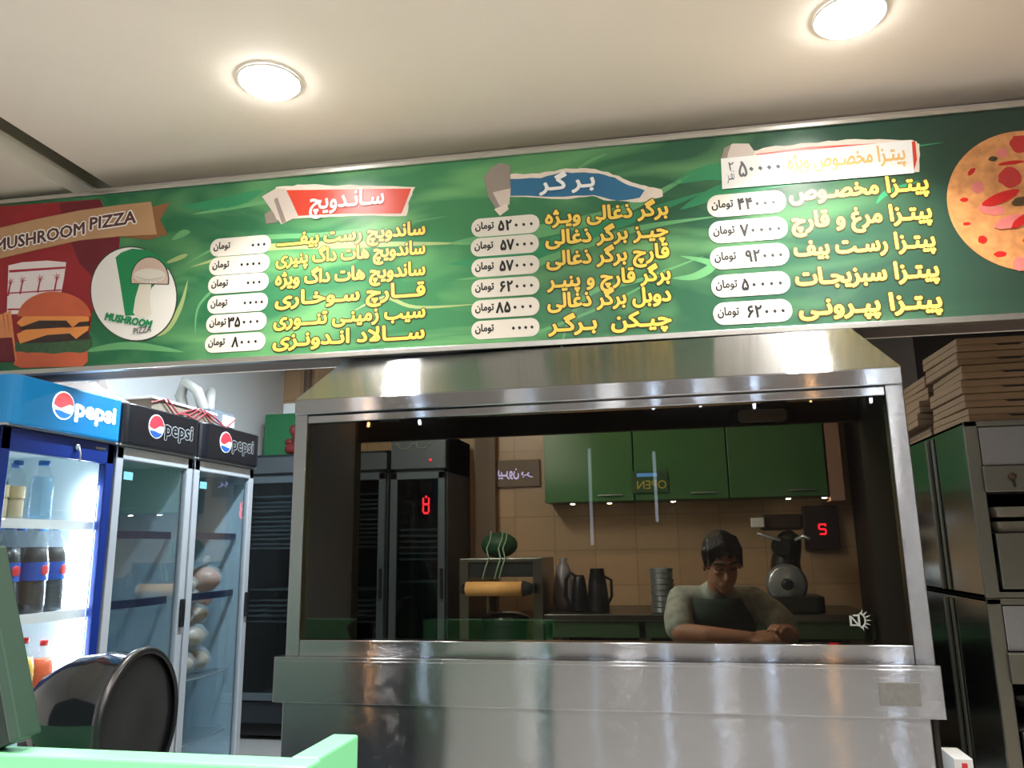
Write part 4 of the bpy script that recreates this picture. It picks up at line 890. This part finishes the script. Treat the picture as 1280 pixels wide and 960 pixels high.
ur = thing('coffee_jug', 'black tapered jug beside the kettle on the counter', 'jug', (-.535, 5.3, .86)); MB().lathe([(.075, 0), (.075, .05), (.06, .18), (.045, .27), (.05, .275)], n=24).build('jug_body', 'black_plastic', ur); MB().tube([(.05, 0, .22), (.09, 0, .2), (.09, 0, .1), (.07, 0, .06)], .01, 8).build('handle', 'black_plastic', ur)
cn = [('round shiny baking tin, %s in the tin stack on the counter' % q) for q in ('lowest', 'second from below', 'third from below', 'fourth from below', 'fourth from the top', 'third from the top', 'second from the top', 'topmost')]
tin = None
for i in range(8):
    if tin is None:
        tin = thing('baking_tin', cn[0], 'baking tin', (-.12, 5.25, .862), 0, 'round tins stacked on the counter')
        MB().lathe([(.001, 0), (.066, 0), (.07, .004)], n=28).build('tin_base', 'dark_metal', tin); MB().lathe([(.07, .002), (.073, .026), (.078, .03), (.075, .031), (.069, .026)], n=28, cap=False).build('tin_rim', 'wire', tin)
    else: relabel(tin, (-.12 + .002 * (i % 3), 5.25, .862 + .0345 * i), cn[i])
# meat slicer / mixer
sl = thing('meat_slicer', 'large dark slicing machine with round blade on the counter', 'slicer', (.66, 5.32, .86))
MB().prism(rrect(.38, .3, .05), 0, .1, 'XY').build('base', mat('machine_dark', (48, 50, 44), .35, .4), sl, .01)
MB().tube([(.0, .06, .1), (.0, .06, .3), (.03, .06, .42)], [.11, .09, .08], 20).build('motor_column', 'machine_dark', sl)
MB().lathe([(.001, 0), (.1, .004), (.125, .02), (.1, .03)], (-.02, -.1, .17), 'Y', 32).build('blade', 'wire', sl); MB().lathe([(.035, 0), (.035, -.03), (.02, -.04)], (-.02, -.1, .17), 'Y', 20).build('blade_hub', 'dark_metal', sl)
MB().lathe([(.055, 0), (.06, .05), (.05, .06)], (-.03, -.06, .40), 'Y', 24).build('gauge_dial', 'machine_dark', sl)
MB().tube([(-.16, -.03, .48), (-.1, -.05, .46), (-.04, -.06, .44)], .01, 8).build('lever', 'wire', sl); MB().tube([(.06, -.06, .44), (.1, -.09, .46), (.13, -.1, .445)], .011, 8).build('crank', 'wire', sl)
MB().box(-.14, .12, -.02, .12, .5, .6).build('hopper', mat('machine_brown', (66, 52, 46), .4, .3), sl, .02); MB().box(-.2, -.12, -.05, .02, .52, .58).build('feed_tray', 'white_plastic', sl, .006)
tm = thing('wall_timer', 'dark wall panel with glowing red digit beside the slicer', 'timer', (.97, 5.898, 1.36)); MB().box(-.11, .12, -.05, 0, -.13, .17).build('case', mat('case_plum', (48, 36, 40), .4), tm, .006)
t = MB()
for q in ((-.02, .02, .028, .038), (-.026, -.017, .0, .03), (-.018, .018, -.005, .005), (.017, .026, -.03, 0), (-.02, .02, -.038, -.028), (.017, .026, .02, .038)): t.box(q[0] + .01, q[1] + .01, -.054, -.05, q[2] + .01, q[3] + .01)
t.build('digit', 'digit_red', tm)
# small led signs with mirrored writing on the kitchen wall and cabinet
mat('led_violet', (190, 185, 255), .4, emit=1.6); mat('led_yellow', (150, 140, 60), .4, emit=.8); mat('led_blue', (90, 150, 220), .4, emit=.8)
s1 = thing('led_word_sign', 'small violet-white led word sign, mirrored, on the tiled wall by the green cabinets', 'led sign', (-1.2, 5.895, 1.83))
MB().box(-.14, .2, -.03, 0, -.1, .1).build('case', mat('sign_case', (120, 100, 80), .5), s1)
t = MB(); write(t, shape('بیـرون'), -.12, .04, -.02, .11, .03, 0, -.032, 0, True); write(t, shape('بر'), .06, .15, -.02, .07, .01, 0, -.032, 0, True); t.build('lettering', 'led_violet', s1)
s2 = thing('led_open_sign', 'small yellow led open sign, mirrored, with a blue strip, on the middle cabinet', 'led sign', (-.18, 5.545, 1.695))
MB().box(-.12, .13, 0, .012, -.06, .09).build('case', 'cab_body', s2)
t = MB(); write(t, 'OPEN', -.08, .12, -.035, .085, .0, 0, -.002, 0, True); t.build('lettering', 'led_yellow', s2); MB().box(-.08, .06, -.003, 0, .05, .075).build('light_strip', 'led_blue', s2)
kd = struct('door_1', MB().box(-1.5, -1.38, 5.85, 5.9, 0, 2.15).box(-1.38, -1.33, 5.8, 5.9, 0, 2.15), mat('door_brown', (112, 88, 66), .5))

# ------------------------------------------------------------------ the person behind the hood
mat('skin', (176, 122, 92), .5, noise=.05, nscale=20); mat('hair', (14, 12, 12), .5, noise=.3, nscale=60, bump=.4, bscale=120)
mat('trouser', (34, 36, 44), .8); mat('shoe', (24, 22, 22), .5)
m = mat('shirt', (160, 162, 148), .8, noise=.85, nscale=22, bump=.25, bscale=14); mat('front_sheet', (30, 48, 34), .8, noise=.2, nscale=10)
def remesh(o, vox, smooth=4):
    r = o.modifiers.new('skinover', 'REMESH'); r.mode = 'VOXEL'; r.voxel_size = vox; r.use_smooth_shade = True
    s_ = o.modifiers.new('soften', 'SMOOTH'); s_.factor = .5; s_.iterations = smooth
pp = thing('person', 'seated person with short dark hair in a patterned shirt looking down at their hands', 'person', (.16, 3.85, 0))
O = Vector((.16, 3.85, 0))
def L(*p): return [Vector(q) - O for q in p]
body = MB()
hc = Vector((.185, 3.70, 1.20)) - O
T = Matrix.Translation(hc) @ Matrix.Rotation(radians(24), 4, 'X') @ Matrix.Rotation(radians(8), 4, 'Z')
def hp(x, y, z): return T @ Vector((x, y, z))
body.ball(hp(0, .012, .035), .076, .094, .092, 24, M=T.to_3x3().to_4x4()); body.ball(hp(0, -.022, -.035), .060, .068, .085, 24, M=T.to_3x3().to_4x4())
body.ball(hp(0, -.05, -.10), .032, .03, .026, 16)                                                        # chin
body.tube([hp(0, -.082, .012), hp(0, -.098, -.012), hp(0, -.106, -.03)], [.009, .012, .016], 10)           # nose
for s in (-1, 1):
    body.ball(hp(.03 * s, -.07, -.012), .022, .016, .014, 12, M=T.to_3x3().to_4x4())                       # cheek
    body.tube([hp(.012 * s, -.086, .03), hp(.046 * s, -.074, .03)], .009, 8)                               # brow
    body.ball(hp(.078 * s, .012, -.012), .011, .02, .034, 12, M=T.to_3x3().to_4x4())                       # ear
body.tube([hp(-.024, -.082, -.064), hp(0, -.09, -.062), hp(.024, -.082, -.064)], .008, 8); body.tube([hp(-.02, -.08, -.076), hp(0, -.087, -.077), hp(.02, -.08, -.076)], .009, 8)
body.tube([hp(0, .03, -.06)] + L((.165, 3.80, 1.06), (.15, 3.84, 1.0)), [.055, .056, .07], 16)
body.tube(L((.13, 3.98, .5), (.13, 3.96, .62), (.135, 3.93, .8), (.145, 3.87, .95), (.155, 3.84, 1.03)), [.14, .13, .13, .125, .08], 18)
SL, SR = (.0, 3.83, 1.03), (.315, 3.83, 1.025)
body.tube(L((.1, 3.85, 1.02), SL), [.07, .062], 12); body.tube(L((.2, 3.85, 1.02), SR), [.07, .062], 12)
EL, ER = (-.01, 3.62, .905), (.415, 3.72, .90)
WL, WR = (.27, 3.53, .895), (.42, 3.52, .90)
body.tube(L(SL, (-.02, 3.72, .96), EL), [.058, .05, .043], 14); body.tube(L(EL, (.1, 3.57, .9), WL), [.043, .041, .028], 14)
body.tube(L(SR, (.40, 3.78, .965), ER), [.058, .05, .043], 14); body.tube(L(ER, (.44, 3.62, .90), WR), [.043, .04, .028], 14)
def hand(w, d, up, s):
    """palm, four curled fingers and a side thumb; w wrist, d pointing direction, up back of the hand"""
    w, d, up = Vector(w) - O, Vector(d).normalized(), Vector(up).normalized(); side = d.cross(up).normalized() * s
    for k in range(4):
        o = side * (.03 - .02 * k); body.tube([w + o * .5, w + d * .05 + o, w + d * .085 + o], [.016, .0165, .014], 10)
    for k, ln in enumerate((.068, .076, .07, .055)):
        b = w + d * .085 + side * (.03 - .02 * k)
        k1 = b + d * ln * .45 - up * .006; k2 = k1 + d * ln * .3 - up * .02; k3 = k2 + d * ln * .12 - up * .02
        body.tube([b, k1, k2, k3], [.0095, .009, .008, .007], 8)
    b = w + d * .02 + side * .028
    body.tube([b, b + d * .028 + side * .024 - up * .006, b + d * .056 + side * .03 - up * .012, b + d * .075 + side * .024 - up * .014], [.014, .012, .010, .008], 8)
hand(WL, (.95, -.1, .05), (0, -.45, .9), 1)
hand(WR, (-.25, -.55, .35), (.4, .5, .75), -1)
body.tube(L((.05, 3.97, .5), (.03, 3.72, .52), (.03, 3.56, .5)), [.09, .075, .06], 14); body.tube(L((.03, 3.56, .5), (.03, 3.6, .3), (.03, 3.62, .08)), [.058, .052, .038], 12)
body.tube(L((.21, 3.97, .5), (.24, 3.72, .52), (.25, 3.56, .5)), [.09, .075, .06], 14); body.tube(L((.25, 3.56, .5), (.25, 3.6, .3), (.25, 3.62, .08)), [.058, .052, .038], 12)
for x in (.03, .25): body.tube(L((x, 3.65, .05), (x, 3.48, .035)), [.036, .03], 10)
ob = body.build('body', 'skin', pp); remesh(ob, .0065, 3)
hr = MB().ball(hp(0, .024, .05), .081, .094, .088, 24, M=T.to_3x3().to_4x4()); hr.ball(hp(0, .06, -.02), .07, .05, .06, 20, M=T.to_3x3().to_4x4())
for k in range(11):
    x = -.068 + .0136 * k; e = .062 + .014 * sin(k * 1.7) - .05 * abs(x) / .068 * (abs(x) > .05)
    hr.tube([hp(x * .8, .0, .128 - abs(x) * .3), hp(x * .95, -.055, .105 - abs(x) * .35), hp(x * 1.02 + .006, -.084 + abs(x) * .4, e)], [.018, .015, .006], 8)
for sg in (-1, 1): hr.tube([hp(.074 * sg, -.0, .06), hp(.078 * sg, -.012, .02), hp(.077 * sg, -.014, -.01)], [.018, .012, .004], 8)
o = hr.build('hair', 'hair', pp); remesh(o, .005, 6)
eb = MB()
for s in (-1, 1): eb.tube([hp(.014 * s, -.096, .034), hp(.032 * s, -.093, .039), hp(.05 * s, -.08, .034)], .0045, 8)
eb.build('eyebrows', 'hair', pp)
el = MB()
for s in (-1, 1): el.tube([hp(.018 * s, -.088, .008), hp(.032 * s, -.089, .003), hp(.046 * s, -.08, .007)], .0035, 8)
el.build('eyelids', 'hair', pp)
sh = MB().tube(L((.13, 3.97, .56), (.13, 3.96, .66), (.135, 3.925, .82), (.145, 3.87, .95), (.155, 3.845, 1.03)), [.15, .145, .145, .142, .09], 20)
sh.tube(L((.1, 3.85, 1.015), SL), [.08, .068], 14); sh.tube(L((.2, 3.85, 1.015), SR), [.08, .068], 14)
sh.tube(L(SL, (-.02, 3.72, .96), (-.015, 3.66, .925)), [.067, .065, .066], 16, close=True); sh.tube(L(SR, (.40, 3.785, .965), (.425, 3.75, .935)), [.067, .064, .064], 16)
sh.tube(L((.16, 3.83, 1.05), (.168, 3.80, 1.075)), [.085, .066], 16)
o = sh.build('shirt', 'shirt', pp); remesh(o, .009, 4)
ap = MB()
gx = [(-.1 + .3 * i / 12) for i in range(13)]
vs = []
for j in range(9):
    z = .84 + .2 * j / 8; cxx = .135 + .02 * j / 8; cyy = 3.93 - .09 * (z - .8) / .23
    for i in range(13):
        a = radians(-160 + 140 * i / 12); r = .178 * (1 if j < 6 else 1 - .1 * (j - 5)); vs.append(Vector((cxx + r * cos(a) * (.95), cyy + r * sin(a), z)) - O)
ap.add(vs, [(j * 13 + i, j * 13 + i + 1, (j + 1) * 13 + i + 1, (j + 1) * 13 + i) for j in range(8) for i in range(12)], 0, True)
o = ap.build('front_sheet', 'front_sheet', pp); md = o.modifiers.new('thick', 'SOLIDIFY'); md.thickness = .006; md.offset = 1  # dark green sheet curved over the front of the shirt
tr = MB()
for x0, x1 in ((.05, .03), (.21, .25)): tr.tube(L((x0, 3.97, .5), (x1, 3.72, .52), (x1, 3.56, .5)), [.105, .088, .072], 14); tr.tube(L((x1, 3.56, .5), (x1, 3.6, .3), (x1, 3.62, .1)), [.072, .066, .058], 12)
tr.tube(L((.13, 3.98, .5), (.13, 3.97, .6)), [.17, .168], 18)
o = tr.build('trousers', 'trouser', pp); remesh(o, .01, 3)
so = MB()
for x in (.03, .25): so.tube(L((x, 3.66, .05), (x, 3.5, .042), (x, 3.45, .036)), [.048, .044, .034], 12)
so.build('shoes', 'shoe', pp)
pt = thing('prep_table', 'narrow steel prep table under the forearms of the seated person', 'table', (.2, 3.3, 0))
MB().box(-.42, .42, 0, .32, .825, .855).build('top', 'steel_dull', pt, .004)
for x in (-.38, .38):
    for y in (.03, .29): MB().box(x - .018, x + .018, y - .018, y + .018, 0, .825).build('leg', 'steel_dull', pt)
sto = thing('stool', 'low round stool under the seated person behind the hood', 'stool', (.13, 3.97, 0)); MB().lathe([(.001, .30), (.17, .30), (.18, .31), (.18, .32), (.16, .33), (.001, .33)], n=32).build('seat', 'black_plastic', sto)
for k in range(4):
    a = pi / 4 + k * pi / 2; MB().tube([(.12 * cos(a), .12 * sin(a), .30), (.17 * cos(a), .17 * sin(a), .012)], .012, 8).build('leg', 'dark_metal', sto)

# ------------------------------------------------------------------ in front of the cooler: counter corner, helmet, leaning board
mat('paint_green', (128, 220, 160), .35, noise=.03); mat('paint_top', (190, 240, 205), .35, noise=.03)
ct = thing('counter_partition', 'light green painted counter edge, an L-shaped corner close to the camera', 'counter', (-.75, 1.24, 0))
MB().box(-1.2, .165, -.02, .035, .74, .95).build('front_panel', 'paint_green', ct, .004); MB().box(.11, .16, .035, .20, .74, .95).build('side_panel', 'paint_green', ct, .004)
for x, y in ((-1.1, .01), (-.45, .01), (.13, .01), (.135, .17)): MB().box(x - .02, x + .02, y - .02, y + .02, 0, .74).build('leg', 'dark_metal', ct)
he = thing('helmet', 'glossy black rounded helmet with an open rim standing on the ledge by the lit cooler', 'helmet', (-1.25, 1.60, .80))
ledge = thing('ledge', 'dark ledge behind the green counter edge carrying the helmet', 'ledge', (-1.35, 1.7, 0)); MB().box(-.5, .35, -.25, .25, .735, .766).build('top', 'dark_metal', ledge, .004); MB().box(-.48, .33, -.2, .2, 0, .735).build('support', 'dark_metal', ledge)
A = Matrix.Rotation(radians(58), 4, 'Z') @ Matrix.Rotation(radians(90), 4, 'Y') 
A = Matrix.Translation((.015, 0, .122)) @ Matrix.Rotation(radians(6), 4, 'Z') @ Matrix.Rotation(radians(90), 4, 'Y')
hm = MB().lathe([(.001, -.17), (.06, -.162), (.105, -.13), (.135, -.07), (.145, 0), (.142, .05), (.148, .06), (.15, .07), (.14, .074)], n=48, M=A, cap=False)
hm.build('shell', 'black_gloss', he); MB().lathe([(.141, .066), (.10, .072), (.05, .066), (.001, .064)], n=48, M=A, cap=False).build('visor', 'black_plastic', he)
MB().lathe([(.144, .06), (.153, .062), (.155, .072), (.148, .08), (.140, .076)], n=48, M=A, cap=False).build('rim', 'black_plastic', he)
MB().tube([A @ Vector((-.08, .08, -.12)), A @ Vector((-.03, .135, -.13)), A @ Vector((.02, .14, -.11))], [.004, .02, .006], 10).build('brow_tip', 'black_plastic', he)
lb = thing('leaning_board', 'dark green wrapped board leaning at the frame edge beside the lit cooler', 'board', (-1.14, 1.245, .962))
lb.rotation_euler = (0, radians(-20), 0)
MB().box(-.35, .028, -.02, .02, 0.0, .34).build('board_face', mat('board_dark', (22, 40, 34), .4, noise=.4, nscale=14, bump=.3, bscale=20), lb, .006); MB().box(.012, .034, -.026, .026, -.0, .345).build('edge_strip', mat('edge_pale', (50, 74, 64), .35, noise=.2), lb, .005)
